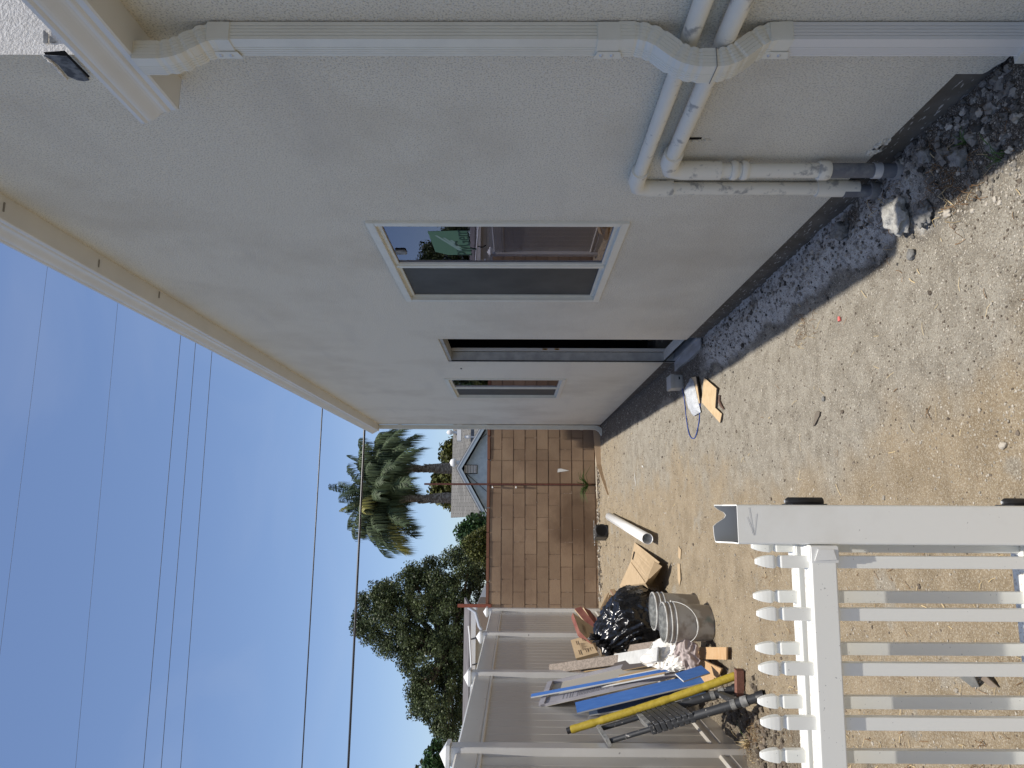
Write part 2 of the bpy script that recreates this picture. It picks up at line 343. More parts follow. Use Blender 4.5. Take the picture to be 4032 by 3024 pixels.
ys = [-600, -150, -40, -12, -4, -1, .6, 1.3]+spread(1.7, 4, .0135)+spread(4, 7, .021)+spread(7, 12.4, .036)+[12.4, 12.7, 14, 20, 40, 90, 250, 700]
g = MB(); tone = []
for y in ys:
    for x in xs:
        ins = -1.85 < x < 1.5 and 1.5 < y < 12.6
        g.v.append(V((x, y, gz(x, y) if ins else gz(0, max(0, min(12.4, y)), None)-.01)))
        nn = fbm(x, y, 1.1, 4); n2 = fbm(x, y, 4.5, 8)
        gr = sst((x-.02+.38*nn+.22*n2+.07*(y-4)*(y < 6))/.5)
        gr = max(gr*(1-.75*sst((y-8.5)/2)), .75*sst((n2-.42)/.25))
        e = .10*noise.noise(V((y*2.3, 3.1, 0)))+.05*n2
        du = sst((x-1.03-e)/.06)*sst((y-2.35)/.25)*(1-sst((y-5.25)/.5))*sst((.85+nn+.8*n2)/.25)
        dk = max(sst((x-.98-.1*n2)/.1)*(1-du), sst((-x-1.0+.35*n2)/.3)*(1-sst((y-6.2)/.8))*.75)  # house shadow deepened in the dirt colour; also dug soil by the fence
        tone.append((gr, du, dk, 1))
nx, ny = len(xs), len(ys)
g.f = [[j*nx+i, j*nx+i+1, (j+1)*nx+i+1, (j+1)*nx+i] for j in range(ny-1) for i in range(nx-1)]
g.m = [0]*len(g.f); g.sm = [True]*len(g.f)
gm = bpy.data.materials.new('dirt'); gm.use_nodes = True; n = gm.node_tree; L = n.links.new; b = n.nodes['Principled BSDF']
b.inputs['Roughness'].default_value = .95; b.inputs['Specular IOR Level'].default_value = .1
at_ = n.nodes.new('ShaderNodeAttribute'); at_.attribute_name = 'tone'; sp = n.nodes.new('ShaderNodeSeparateColor'); L(at_.outputs['Color'], sp.inputs[0])
tc = n.nodes.new('ShaderNodeTexCoord')
def gnoise(sc, det=5, r=.6):
    x = n.nodes.new('ShaderNodeTexNoise'); x.inputs['Scale'].default_value = sc; x.inputs['Detail'].default_value = det
    x.inputs['Roughness'].default_value = r; L(tc.outputs['Object'], x.inputs[0]); return x.outputs[0]
def gramp(f, a, bb, v0=0, v1=1):
    x = n.nodes.new('ShaderNodeMapRange'); x.inputs[1].default_value = a; x.inputs[2].default_value = bb
    x.inputs[3].default_value = v0; x.inputs[4].default_value = v1; L(f, x.inputs[0]); return x.outputs[0]
def gmix(a, bb, f):
    x = n.nodes.new('ShaderNodeMix'); x.data_type = 'RGBA'
    for q, i in ((a, 6), (bb, 7)):
        if isinstance(q, tuple): x.inputs[i].default_value = (*q, 1)
        else: L(q, x.inputs[i])
    L(f, x.inputs[0]); return x.outputs[2]
tan = gmix((.315, .252, .168), (.23, .18, .115), gramp(gnoise(5), .4, .65))
grey = gmix((.315, .290, .240), (.195, .175, .140), gramp(gnoise(9), .4, .68))
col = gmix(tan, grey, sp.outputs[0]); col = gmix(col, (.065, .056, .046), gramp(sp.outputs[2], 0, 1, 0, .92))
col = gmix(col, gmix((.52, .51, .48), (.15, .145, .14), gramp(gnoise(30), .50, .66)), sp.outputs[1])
def voro(sc, feat='F1'):
    x = n.nodes.new('ShaderNodeTexVoronoi'); x.inputs['Scale'].default_value = sc; L(tc.outputs['Object'], x.inputs[0]); return x
v1 = voro(120); s1 = n.nodes.new('ShaderNodeSeparateColor'); L(v1.outputs['Color'], s1.inputs[0])
def gmul(a, bb):
    x = n.nodes.new('ShaderNodeMath'); x.operation = 'MULTIPLY'; L(a, x.inputs[0]); L(bb, x.inputs[1]); return x.outputs[0]
gk = gramp(sp.outputs[0], 0, 1, .35, 1)
col = gmix(col, (.60, .56, .48), gmul(gramp(s1.outputs[0], .80, .92, 0, .9), gmul(gramp(v1.outputs['Distance'], .42, .3), gk)))   # pale grit
col = gmix(col, (.10, .08, .06), gmul(gramp(s1.outputs[1], .80, .92, 0, .85), gmul(gramp(v1.outputs['Distance'], .45, .3), gk)))  # dark grit
v2 = voro(300); s2 = n.nodes.new('ShaderNodeSeparateColor'); L(v2.outputs['Color'], s2.inputs[0])
col = gmix(col, (.52, .47, .38), gramp(s2.outputs[0], .6, 1, 0, .6)); col = gmix(col, (.16, .12, .08), gramp(s2.outputs[1], .62, 1, 0, .6))
L(col, b.inputs['Base Color'])
bp = n.nodes.new('ShaderNodeBump'); bp.inputs['Strength'].default_value = .8; bp.inputs['Distance'].default_value = .006
bp2 = n.nodes.new('ShaderNodeBump'); bp2.inputs['Strength'].default_value = .9; bp2.inputs['Distance'].default_value = .012
L(gnoise(38, 5, .7), bp2.inputs['Height']); L(gnoise(150, 4, .7), bp.inputs['Height']); L(bp2.outputs[0], bp.inputs['Normal']); L(bp.outputs[0], b.inputs['Normal'])
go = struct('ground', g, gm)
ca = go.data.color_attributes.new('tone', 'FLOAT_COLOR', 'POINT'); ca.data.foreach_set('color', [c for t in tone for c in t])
# ---- grit and pebbles nobody could count
M['grit'] = mat('grit', (.36, .325, .27), .9, .2, island=.35); M['grit_dark'] = mat('grit_dark', (.14, .115, .09), .9, .2, island=.4)
M['grit_grey'] = mat('grit_grey', (.15, .138, .12), .9, .2, island=.7)
gv = MB(); rnd = random.Random(3)
for i in range(11000):
    y = 2.0+10*rnd.random()**1.9; x = rnd.uniform(-1.5, 1.32)
    near = x > 1.0 and y < 5.6
    if x < .2 and y < 9.5 and rnd.random() < .45 and not (x < -.8 and y < 6): continue
    r = rnd.uniform(.0018, .0050)*(1+.10*y)*(1.5 if near and rnd.random() < .4 else 1)
    if rnd.random() < .03: r *= 2
    gv.rock((x, y, gz(x, y)+r*.2), r, 1, .4, (2 if near and rnd.random() < .7 else (0 if rnd.random() < .72 else 1)), (1, .8, .6), seed=i+1)
for i in range(420):                                                  # clods along the block wall
    x = rnd.uniform(-1.5, 1.3); y = 12.12-abs(rnd.gauss(0, .16)); r = rnd.uniform(.006, .03)
    gv.rock((x, y, gz(x, y)+r*.3), r, 1, .5, rnd.choice((0, 1, 1)), (1, .8, .7), seed=i+9)
for i in range(700):                                                  # rubble at the foot of the house
    y = 1.95+rnd.random()**1.3*3.6; x = 1.33-abs(rnd.gauss(0, .13)); r = rnd.uniform(.004, .012)*(1.3 if y < 2.6 else .75)*(2 if rnd.random() < .05 else 1)
    gv.rock((x, y, gz(x, y)+r*.25), r, 2, .9, 2 if rnd.random() < .85 else 0, (1, .8, .7), seed=i+77)
for i in range(260):                                                  # clods of dug soil by the white fence
    y = 4.2+rnd.random()*1.7; x = -1.5+abs(rnd.gauss(0, .2)); r = rnd.uniform(.006, .022)
    gv.rock((x, y, gz(x, y)+r*.3), r, 2, .5, 1, (1, .8, .7), seed=i+177)
o = obj('gravel', gv, ['grit', 'grit_dark', 'grit_grey']); o['kind'] = 'stuff'; tag(o, 'loose grit, pebbles and clods scattered over the bare dirt yard', 'gravel')
st = MB()
for i in range(650):
    y = 2.0+10*rnd.random()**1.9; x = rnd.uniform(-1.5, 1.25)
    if i < 330: y = 2.1+rnd.random()*2.6; x = rnd.uniform(-1.4, -.1)
    l = rnd.uniform(.006, .024)*(1+.07*y); a = rnd.random()*pi; w = rnd.uniform(.0005, .0014)*(1+.1*y)
    z = gz(x, y)+.004; d = V((cos(a), sin(a), rnd.uniform(-.1, .25)))*l; q = V((-sin(a), cos(a), 0))*w; p = V((x, y, z)); mid = p+V((rnd.uniform(-.2, .2)*l, rnd.uniform(-.2, .2)*l, .1*l))
    st.add([p-d-q, p-d+q, mid+q, p+d+q, p+d-q, mid-q], [(0, 1, 2, 5), (5, 2, 3, 4)], 0 if rnd.random() < .6 else 1)
for (cx, cy, k) in ((1.12, 2.28, 60), (1.18, 2.75, 30), (-1.42, 4.78, 90), (-1.05, 2.9, 60), (-.85, 2.45, 40), (.95, 3.6, 30)):   # mats of dead roots
    for i in range(k):
        x = cx+rnd.gauss(0, .07); y = cy+rnd.gauss(0, .07); a = rnd.random()*2*pi; l = rnd.uniform(.02, .07); z = gz(x, y)+.004
        pts = [V((x, y, z))+V((cos(a+j*.25)*l*j/4, sin(a+j*.25)*l*j/4, .03*sin(j*.8)*rnd.random())) for j in range(5)]
        st.tube(pts, .0011, 3, 1 if rnd.random() < .7 else 0, caps=False)
o = obj('dry_litter', st, ['straw', 'root']); o['kind'] = 'stuff'; tag(o, 'dry straw, root hairs and splinters littering the dirt', 'straw')
# ---- stones one can point at
def stone(p, r, lab, mt='concrete', sq=(1, .8, .65), jag=.4, seed=1, sub=3, nm='stone', cat='stone', grp='loose stones on the dirt'):
    x, y = p; z = gz(x, y); mb = MB().rock((x, y, z+r*sq[2]*.55), r, sub, jag, 0, sq, seed)
    tag(obj(nm, mb, mt, base=(x, y, z)), lab, cat, grp)
stone((.955, 2.585), .022, 'small pale grey stone just outside the house shadow', seed=4)
stone((.196, 2.194), .014, 'knobbly cream pebble nearest the picket post', 'grit', seed=5)
stone((.53, 3.43), .013, 'small round grey stone beside the grey wood shim', seed=6)
stone((1.24, 3.05), .042, 'dark angular rock leaning on the footing left of the vertical pipes', 'concrete', (.9, 1, .9), .6, 8)
stone((1.16, 2.22), .032, 'grey broken rock in shade between the pipes and the downspout', 'concrete', (.9, 1, .8), .6, 9)
stone((1.24, 2.36), .030, 'lump of grey rubble touching the foot of the pipes', 'concrete', (.9, 1, .8), .6, 12)
stone((1.02, 2.35), .020, 'flat pale stone at the edge of the sunlit dirt near the pipes', 'grit', (1, .7, .5), .5, 13)
stone((1.12, 2.08), .024, 'small grey rock nearest the bottom of the downspout', 'concrete', (1, .7, .7), .6, 14)
stone((1.12, 2.61), .080, 'big chalky concrete lump catching the sun beside the pipes', M['chalk'], (1, .8, .42), .5, 21, 4, 'concrete_lump', 'rubble', None)
stone((1.075, 2.47), .046, 'dark crumbling concrete chunk in shade next to the sunlit lump', M['concrete'], (.9, 1, .42), .7, 23, 4, 'concrete_lump', 'rubble', None)

# ================================================================ THE STUCCO HOUSE
A = 1.33
house = thing('stucco_house', 'long grey stucco house side wall with white gutters and two sliding windows', 'house', (A, 6.7, .14))
def wall_x(mb, x, ys_, zs_, holes, mi=0):            # wall in a plane of constant x facing -x, with rectangular holes
    for i in range(len(ys_)-1):
        for j in range(len(zs_)-1):
            cy, cz = (ys_[i]+ys_[i+1])/2, (zs_[j]+zs_[j+1])/2
            if any(a < cy < b_ and c < cz < d for a, b_, c, d in holes): continue
            mb.add([(x, ys_[i], zs_[j]), (x, ys_[i], zs_[j+1]), (x, ys_[i+1], zs_[j+1]), (x, ys_[i+1], zs_[j])], [(0, 1, 2, 3)], mi)
W1 = (3.172, 4.455, .975, 2.212); W2 = (7.30, 8.58, .99, 2.25); DR = (5.545, 6.46, .04, 2.13)
holes = [W1, W2, DR]
ZB = .143
w = MB()
wall_x(w, A, [2.012, 3.172, 4.455, 5.545, 6.46, 7.30, 8.58, 11.5], [ZB, .975, .99, 2.13, 2.212, 2.25, 3.86], holes)
for a, b_, c, d in holes:                             # reveals
    c = max(c, ZB) if c < ZB else c
    q = [(A, a, c), (A, b_, c), (A, b_, d), (A, a, d)]; q2 = [(A+.11, *p[1:]) for p in q]
    w.add(q+q2, [(0, 1, 5, 4), (1, 2, 6, 5), (2, 3, 7, 6), (3, 0, 4, 7)])
# near stretch with the ragged lower edge, far end, soffit return
rg = random.Random(5)
edge = [(-2.5, .04), (1.93, .036), (1.95, .034), (1.975, .046), (2.0, .05), (2.012, .06), (2.012, .13), (2.02, ZB)]
low = [(-2.5, .04)]+[(y, z+rg.uniform(-.004, .004)) for y, z in edge[1:-1]]+[(2.012, ZB)]
w.add([(A, y, z) for y, z in low]+[(A, 2.012, 2.75), (A, -2.5, 2.75)], [list(range(len(low)+2))])
w.add([(A, 1.92, 2.75), (A, 2.012, 2.75), (A, 2.012, 3.86), (A, 1.92, 3.86)], [(0, 1, 2, 3)])
w.add([(A, 11.5, ZB), (7, 11.5, ZB), (7, 11.5, 3.86), (A, 11.5, 3.86)], [(0, 1, 2, 3)])
w.add([(A, -2.5, ZB), (A+.015, -2.5, ZB), (A+.015, 11.5, ZB), (A, 11.5, ZB)], [(0, 1, 2, 3)])    # drip edge
obj('wall', w, 'stucco', house)
u = MB()                                              # upper storey end wall, faces the camera side and stands in the sun
u.slab([(A+.001, 1.921, 2.6), (6.8, 1.921, 2.6), (6.8, 1.921, 4.3), (A+.001, 1.921, 3.86)], V((0, .12, 0)))
obj('upper_wall', u, 'stucco_rough', house, label='sunlit rough white stucco end of the taller part of the house')
fo = MB(); fo.box((A+.014, -2.5, -.25), (A+.3, 5.53, ZB+.06)); fo.box((A+.014, 5.53, -.25), (A+.3, 6.47, .038)); fo.box((A+.014, 6.47, -.25), (A+.3, 11.49, ZB+.06))
obj('foundation', fo, 'foundation', house)
it = MB()                                             # rooms behind the openings; near-black colour stands in for their lack of light
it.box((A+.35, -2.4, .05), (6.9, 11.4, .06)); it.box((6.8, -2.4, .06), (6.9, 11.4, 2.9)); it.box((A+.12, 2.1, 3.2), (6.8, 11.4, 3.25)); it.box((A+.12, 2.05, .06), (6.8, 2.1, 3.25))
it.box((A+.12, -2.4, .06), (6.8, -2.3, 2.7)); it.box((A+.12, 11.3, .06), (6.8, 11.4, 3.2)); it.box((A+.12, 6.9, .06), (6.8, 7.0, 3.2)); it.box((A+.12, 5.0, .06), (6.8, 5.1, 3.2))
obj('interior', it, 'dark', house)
r_ = MB(); r_.slab([(A-.02, 1.9, 3.87), (7.2, 1.9, 4.5), (7.2, 11.55, 4.5), (A-.02, 11.55, 3.87)], V((0, 0, .03)))
r_.slab([(A-.02, -2.6, 2.70), (7.2, -2.6, 3.3), (7.2, 1.918, 3.3), (A-.02, 1.918, 2.70)], V((0, 0, .03)))
obj('roof', r_, 'shingle_dark', house)
# gutters: ogee profile swept along the wall
def gprof(x0, z0):
    p = [(0, 0), (.104, 0), (.108, .006), (.108, .024), (.114, .030)]
    for k in range(9):
        t = k/8; p.append((.116+.030*(3*t*t-2*t*t*t), .034+.058*t))
    p += [(.150, .096), (.153, .100), (.153, .112), (.146, .116), (.143, .110), (.140, .096)]
    for k in range(8, -1, -1):
        t = k/8; p.append((.112+.030*(3*t*t-2*t*t*t), .036+.056*t))
    p += [(.103, .026), (.102, .006), (.004, .006), (.004, .115), (0, .115)]
    return [(x0-a, z0+c) for a, c in p]
def gutter(y0, y1, x0, z0, label):
    g_ = MB().prism(gprof(x0, z0), 1, y0, y1, caps=False)
    go_ = obj('gutter', g_, 'gutter', house, label=label)
    for y in (y0, y1):
        full = [(x0, z0), (x0-.104, z0), (x0-.108, z0+.024), (x0-.116, z0+.034), (x0-.131, z0+.063), (x0-.146, z0+.092), (x0-.153, z0+.100), (x0-.153, z0+.112), (x0-.146, z0+.116), (x0, z0+.115)]
        e_ = MB().prism([(a, c) for a, c in full], 1, y-.002 if y == y0 else y-.001, y+.001 if y == y0 else y+.002)
        obj('end_cap', e_, 'gutter', go_)
    return go_
gh = gutter(1.93, 11.52, A, 3.735, 'long upper gutter along the eave'); gl_ = gutter(-2.4, 2.04, A, 2.562, 'short lower gutter ending over the near downspout')
for (x, y) in ((1.279, 2.904), (1.276, 3.62), (1.30, 4.267)):
    obj('hanger_slot', MB().box((x-.02, y-.004, 3.7315), (x+.022, y+.004, 3.7345)), 'slot', gh)
# eave underside between gutter and sun
obj('fascia', MB().box((A-.006, -2.4, 2.66), (A+.02, 1.915, 2.73)), 'white_metal', house)
# patched hole where the low roof meets the tall wall
pt = MB(); q = [at(0, A-.002, *p) for p in ((172, 215), (235, 216), (270, 222), (352, 312), (330, 316), (300, 310), (268, 296), (232, 254), (205, 232))]
pt.slab(q, V((-.004, 0, 0))); obj('wall_patch', pt, mat('black_felt', (.06, .065, .075), .8, .3, c2=(.16, .17, .18), sc=30, lo=.45, hi=.6), house, label='bare dark patch of felt left unpainted beside the low gutter')
sl_ = [at(0, A-.010, *p) for p in ((172, 205), (255, 199), (354, 300), (348, 305), (262, 219), (178, 214))]
obj('wall_gap', MB().slab(sl_, V((-.001, 0, 0))), 'dark', house)
for pq in (((172, 118), (192, 135), (188, 172), (172, 170)), ((196, 139), (223, 165), (196, 168))):
    obj('flashing', MB().slab([at(1, 1.917, *p) for p in pq], V((0, -.002, 0))), 'ladder_cap', house)
pt = MB().box((A-.012, 1.85, 2.69), (A+.03, 1.918, 2.80)).box((A-.005, 1.921, 2.66), (A-.001, 1.935, 2.80))
obj('flashing', pt, 'galv', house)
pt = MB()
for i in range(26): pt.rock((A-.002+rg.uniform(-.004, .004), 1.915+rg.uniform(-.008, .008), 2.70+.004*i+rg.uniform(-.01, .01)), rg.uniform(.006, .012), 2, .4, 0, (1, 1, 1.3), i+5)
obj('loose_plaster', pt, 'stucco_rough', house); pt = MB()
for i in range(22):
    t = i/21; p = at(0, A-.003, 172+t*90*1.0, 220+92*t**1.2); pt.rock(p, rg.uniform(.003, .006), 2, .4, 0, (1, 1, 1), i+55)
obj('loose_plaster', pt, 'stucco_rough', house)
# downspouts: ribbed rectangular tube swept in the xz plane
def ds_section(hn, hb, sc=1, rib=.0013):              # outline in (normal, along-wall) coordinates, ribs pressed inward
    P = []
    def side(a, b_, lo, hi, k):                       # ribs between fractions lo..hi of the side
        P.append(a); nrm = V((-(b_-a).y, (b_-a).x)).normalized()
        for i in range(k):
            t = lo+(hi-lo)*i/(k-1)
            for dt, dd in ((-.018, 0), (-.008, rib), (.008, rib), (.018, 0)): P.append(a+(b_-a)*(t+dt)+nrm*dd)
    c = [V((-hn, -hb)), V((hn, -hb)), V((hn, hb)), V((-hn, hb))]
    side(c[0], c[1], .22, .78, 4); side(c[1], c[2], .2, .8, 4); side(c[2], c[3], .22, .78, 4); side(c[3], c[0], .12, .50, 4)
    return [p*sc for p in P]
def spout(path, yc, hn, hb, scs=None):
    mb = MB(); k = len(ds_section(hn, hb)); vs = []
    for i, (x, z) in enumerate(path):
        a = V(path[max(i-1, 0)]); b_ = V(path[min(i+1, len(path)-1)]); t = (b_-a).normalized(); nrm = V((-t.y, t.x))
        if nrm.x < 0: nrm = -nrm
        s_ = scs[i] if scs else 1
        for p in ds_section(hn, hb, s_, .0013 if scs else .0022): vs.append((x+nrm.x*p.x, yc+p.y, z+nrm.y*p.x))
    fs = [(i*k+j, i*k+(j+1) % k, (i+1)*k+(j+1) % k, (i+1)*k+j) for i in range(len(path)-1) for j in range(k)]
    return mb.add(vs, fs)
def elbow(p0, p1, p2, n_=3, r=.030):                 # crimped bend at p1
    a = (V(p0)-V(p1)).normalized(); b_ = (V(p2)-V(p1)).normalized(); out = []; sc = []
    def Q(t): return tuple(V(p1)+a*r*(1-t)**2*1.6+b_*r*t*t*1.6)
    out.append(Q(0)); sc.append(1)
    for i in range(n_):
        t = (i+.5)/n_
        for dt, s_ in ((-.11, 1.005), (-.02, .935), (.02, .935), (.09, 1.005)): out.append(Q(t+dt)); sc.append(s_)
    out.append(Q(1)); sc.append(1)
    return out, sc
def strap(parent, x, yc, hn, hb, z0, z1):
    e = .003
    b_ = MB().box((x-hn-e, yc-hb-e, z0), (x+hn, yc+hb+e, z1), bev=.002)
    s_ = obj('strap', b_, 'white_metal', parent)
    t_ = MB().slab([(x-hn-e-.0015, yc+hb-.026, z0-.004), (x-hn-e-.0015, yc+hb+.004, z0-.012), (x-hn-e-.0015, yc+hb+.004, z1+.004), (x-hn-e-.0015, yc+hb-.026, z1-.006)], V((-.0018, 0, 0)))
    obj('bracket', t_, 'white_metal', s_)
    for zz in (z0+.018, z1-.018): 
        obj('screw', MB().lathe((x-hn-e-.0033, yc+hb-.011, zz), [(.0055, 0), (.005, .002), (0, .0028)], 10, axis=V((-1, 0, 0))), 'galv', s_)
YC, HN, HB, XC = 1.804, .0265, .037, 1.299
path = [(1.240, 2.563), (1.240, 2.50)]; scs = [1, 1]
for seg in (((1.240, 2.5), (1.240, 2.455), (1.297, 2.375)), ((1.24, 2.455), (XC, 2.365), (XC, 2.30))):
    a, b_ = elbow(*seg); path += a; scs += b_
obj0 = MB()
dsp = obj('downspout', spout([(XC, 2.345), (XC, 1.165)], YC, HN, HB), 'white_metal', house, label='near white downspout running down over the painted pipes')
obj('elbow', spout(path, YC, HN+.001, HB+.001, scs), 'white_metal', dsp)
path = [(XC, 1.22)]; scs = [1]
for seg in (((XC, 1.2), (XC, 1.135), (1.217, 1.035)), ((XC, 1.135), (1.217, 1.035), (1.217, .98)), ((1.217, 1.0), (1.217, .915), (XC, .82)), ((1.217, .915), (XC, .815), (XC, .76))):
    a, b_ = elbow(*seg); path += a; scs += b_
path.append((XC, .74)); scs.append(1)
obj('elbow', spout(path, YC, HN+.0015, HB+.0015, scs), 'white_metal', dsp)
obj('elbow_seam', MB().box((1.1875, YC-HB-.004, .955), (1.2465, YC+HB+.004, .957)), 'slot', dsp)
obj('lower_pipe', spout([(XC, .79), (XC, -.03)], YC, HN, HB), mat('scuffed_metal', (.64, .63, .60), .4, .5, c2=(.35, .32, .28), sc=25, lo=.70, hi=.73, stretch=(1, 1, .3)), dsp)
for z0, z1 in ((2.297, 2.362), (1.215, 1.281), (.742, .806)): strap(dsp, XC, YC, HN, HB, z0, z1)
obj('ground_adaptor', MB().slab([(1.262, 1.755, .10), (1.262, 1.86, .075), (1.262, 1.86, -.06), (1.262, 1.755, -.06)], V((.066, 0, 0))), 'white_metal', dsp)
YF = 11.46
dsf = obj('downspout', spout([(1.285, 3.74), (1.285, .26)], YF, .032, .038), 'white_metal', house, label='far white downspout at the back corner of the house')
path = [(1.285, .30)]; scs = [1]
a, b_ = elbow((1.285, .30), (1.285, .17), (1.20, .115), 3, .05); path += a; scs += b_; path.append((1.17, .10)); scs.append(1)
obj('elbow', spout(path, YF, .034, .040, scs), 'white_metal', dsf)
for z in (3.36, .42): obj('strap', MB().box((1.249, YF-.042, z), (1.32, YF+.042, z+.05)), 'white_metal', dsf)
# ---- windows
def window(Wd, lab, base):
    y0, y1, z0, z1 = Wd; fw = .034; x0 = A-.012
    fr_ = MB()
    for lo, hi in (((x0, y0-.006, z0-.006), (A+.07, y1+.006, z0+fw)), ((x0, y0-.006, z1-fw), (A+.07, y1+.006, z1+.006)),
                   ((x0, y0-.006, z0+fw), (A+.07, y0+fw, z1-fw)), ((x0, y1-fw, z0+fw), (A+.07, y1+.006, z1-fw))):
        fr_.box(lo, hi, bev=.002)
    wi = obj('window', fr_, 'white_metal', house, label=lab); ym = (y0+y1)/2
    obj('mullion', MB().box((A-.002, ym-.018, z0+fw), (A+.05, ym+.018, z1-fw), bev=.002), 'white_metal', wi)
    s_ = MB()                                          # slim sash round each pane
    for a, b_ in ((y0+fw, ym-.018), (ym+.018, y1-fw)):
        xx = A+.014 if a > y0+fw+.01 else A+.006
        for lo, hi in (((xx, a, z0+fw), (xx+.02, b_, z0+fw+.022)), ((xx, a, z1-fw-.022), (xx+.02, b_, z1-fw)), ((xx, a, z0+fw+.022), (xx+.02, a+.016, z1-fw-.022)), ((xx, b_-.016, z0+fw+.022), (xx+.02, b_, z1-fw-.022))):
            s_.box(lo, hi)
    obj('sash', s_, 'white_metal', wi)
    obj('pane', MB().box((A+.016, y0+fw+.016, z0+fw+.02), (A+.0165, ym-.034, z1-fw-.02)), 'glass', wi)
    obj('insect_screen', MB().box((A+.022, ym+.034, z0+fw+.02), (A+.023, y1-fw-.016, z1-fw-.02)), 'screen', wi)
    return wi
wn = window(W1, 'near sliding window with a green label inside the glass', 0)
wf = window(W2, 'far sliding window reflecting the block wall', 0)
cw = crop(1400, 800, 1100)                             # the label stuck inside the near pane
xs_ = A+.0150
q = [cw(0, xs_, *p) for p in ((570, 225), (880, 215), (918, 408), (735, 410), (632, 385))]
lab_ = obj('sticker', MB().slab(q, V((.0004, 0, 0))), 'sticker', wn)
def lq(u_, v_, dx=-.0006): p = (q[0]*(1-u_)+q[1]*u_)*(1-v_)+(q[3]*(1-u_)+q[2]*u_)*v_; return p+V((dx, 0, 0))
for k in range(3):
    obj('sticker_stripe', MB().slab([lq(.10+.17*k, .15+.1*k), lq(.17+.17*k, .15+.1*k), lq(.70, .80-.1*k), lq(.55, .80-.1*k)], V((-.0004, 0, 0))), 'sticker_w', wn)
tp_ = lq(.82, .50, -.001)
text('sticker_lettering', 'PlyGem', .115, frame(tp_, (0, -1, 0), (0, 0, 1)) if False else frame(tp_, (0, -1, 0), (0, 0, 1)), 'sticker_k', wn)
p_ = cw(0, A+.012, 360, 386); obj('reflected_block', MB().box((A+.006, p_.y-.03, p_.z-.03), (A+.0155, p_.y+.03, p_.z+.03), bev=.004), 'ladder_cap', wn)  # grey block standing in for a shape mirrored in the glass
# ---- doorway: sliding door frame set back in the wall
dy0, dy1, dz0, dz1 = DR
df = MB()
df.box((A+.004, dy1-.032, dz0), (A+.09, dy1-.002, dz1-.002))
df.box((A+.012, dy0+.004, dz1-.03), (A+.108, dy1-.033, dz1-.002)); df.box((A+.085, dy0+.004, dz0), (A+.108, dy0+.03, dz1-.031))
do_ = obj('door_frame', df, mat('door_metal', (.42, .42, .40), .45, .5, c2=(.30, .30, .29), sc=12), house)
obj('weather_strip', MB().box((A+.001, dy1-.036, dz0), (A+.010, dy1-.033, dz1-.03)), 'dark', do_)
obj('door_leaf', MB().box((A+.097, dy1-.062, dz0+.02), (A+.122, dy1-.035, dz1-.03)), mat('door_edge', (.55, .53, .49), .5, .4), do_)
for z in (1.13, 1.24):
    obj('strike_plate', MB().box((A+.103, dy1-.0635, z-.022), (A+.119, dy1-.0622, z+.022)), mat('brass', (.35, .20, .07), .4, .6), do_)
    obj('latch_hole', MB().box((A+.108, dy1-.065, z-.009), (A+.115, dy1-.0637, z+.009)), 'dark', do_)
si = MB().box((A-.075, dy0-.01, .028), (A+.12, dy1-.0, .040)).box((A-.08, dy0-.01, -.02), (A-.075, dy1, .041)).box((A+.01, dy0-.005, .041), (A+.03, dy1-.01, .06))
obj('door_sill', si, mat('sill_metal', (.42, .42, .42), .4, .5, c2=(.28, .27, .25), sc=20, stretch=(1, .2, 1)), house)
# ---- painted pipes on the wall
def pipe(path, r, mi, mt, lab, rings=()):
    o = obj('pipe', MB().tube(path, r, 18), mt, house, label=lab)
    return o
def bend(p, q, r_, k=6):                               # rounded corner list between two perpendicular runs
    return p
XA, XB = 1.302, 1.285
pa = [(XA, -1.5, 1.018), (XA, 2.69, 1.018), (XA, 2.735, 1.008), (XA, 2.752, .975), (XA, 2.755, .93), (XA, 2.755, .10)]
pA = pipe(pa, .026, 0, 'paintpipe', 'upper white painted pipe turning down to the ground')
obj('coupling', MB().tube([(XA, 2.60, 1.018), (XA, 2.69, 1.018), (XA, 2.737, 1.006), (XA, 2.755, .96), (XA, 2.755, .86)], .034, 18), 'paintpipe', pA)
obj('coupling', MB().tube([(XA, 2.755, .27), (XA, 2.755, .10)], .034, 16), 'paintpipe', pA)
obj('bare_pipe', MB().tube([(XA-.01, 2.753, .16), (XA-.01, 2.753, -.08)], .0265, 16), 'greypipe', pA)
obj('coupling', MB().tube([(XA-.01, 2.753, .055), (XA-.01, 2.753, .035), (XA-.01, 2.753, .03), (XA-.01, 2.753, -.06)], [.036, .036, .033, .033], 16), 'coupling', pA)
pb = [(XB, -1.5, .925), (XB, 2.50, .925), (XB, 2.545, .915), (XB, 2.56, .88), (XB, 2.562, .84), (XB, 2.562, .15)]
pB = pipe(pb, .0275, 0, 'paintpipe', 'lower white painted pipe turning down to the ground')
obj('coupling', MB().tube([(XB, 2.43, .925), (XB, 2.50, .925), (XB, 2.547, .913), (XB, 2.562, .87), (XB, 2.562, .72)], .036, 18), 'paintpipe', pB)
for z0, z1 in ((.68, .655), (.64, .615), (.345, .30)): obj('coupling', MB().tube([(XB, 2.562, z0), (XB, 2.562, z0-.006), (XB, 2.562, z1+.006), (XB, 2.562, z1)], [.034, .037, .037, .034], 18), 'paintpipe', pB)
obj('bare_pipe', MB().tube([(XB, 2.562, .30), (XB, 2.562, -.04)], .0280, 18), 'greypipe', pB)
obj('strap', MB().tube([(XB, 2.562, .135), (XB, 2.562, .105)], .031, 18), 'galv', pB)
obj('coupling', MB().tube([(XB, 2.562, .052), (XB, 2.562, .03), (XB-.003, 2.56, .02), (XB-.02, 2.55, -.05), (XB-.05, 2.53, -.10)], [.036, .036, .039, .040, .040], 18), 'coupling', pB)
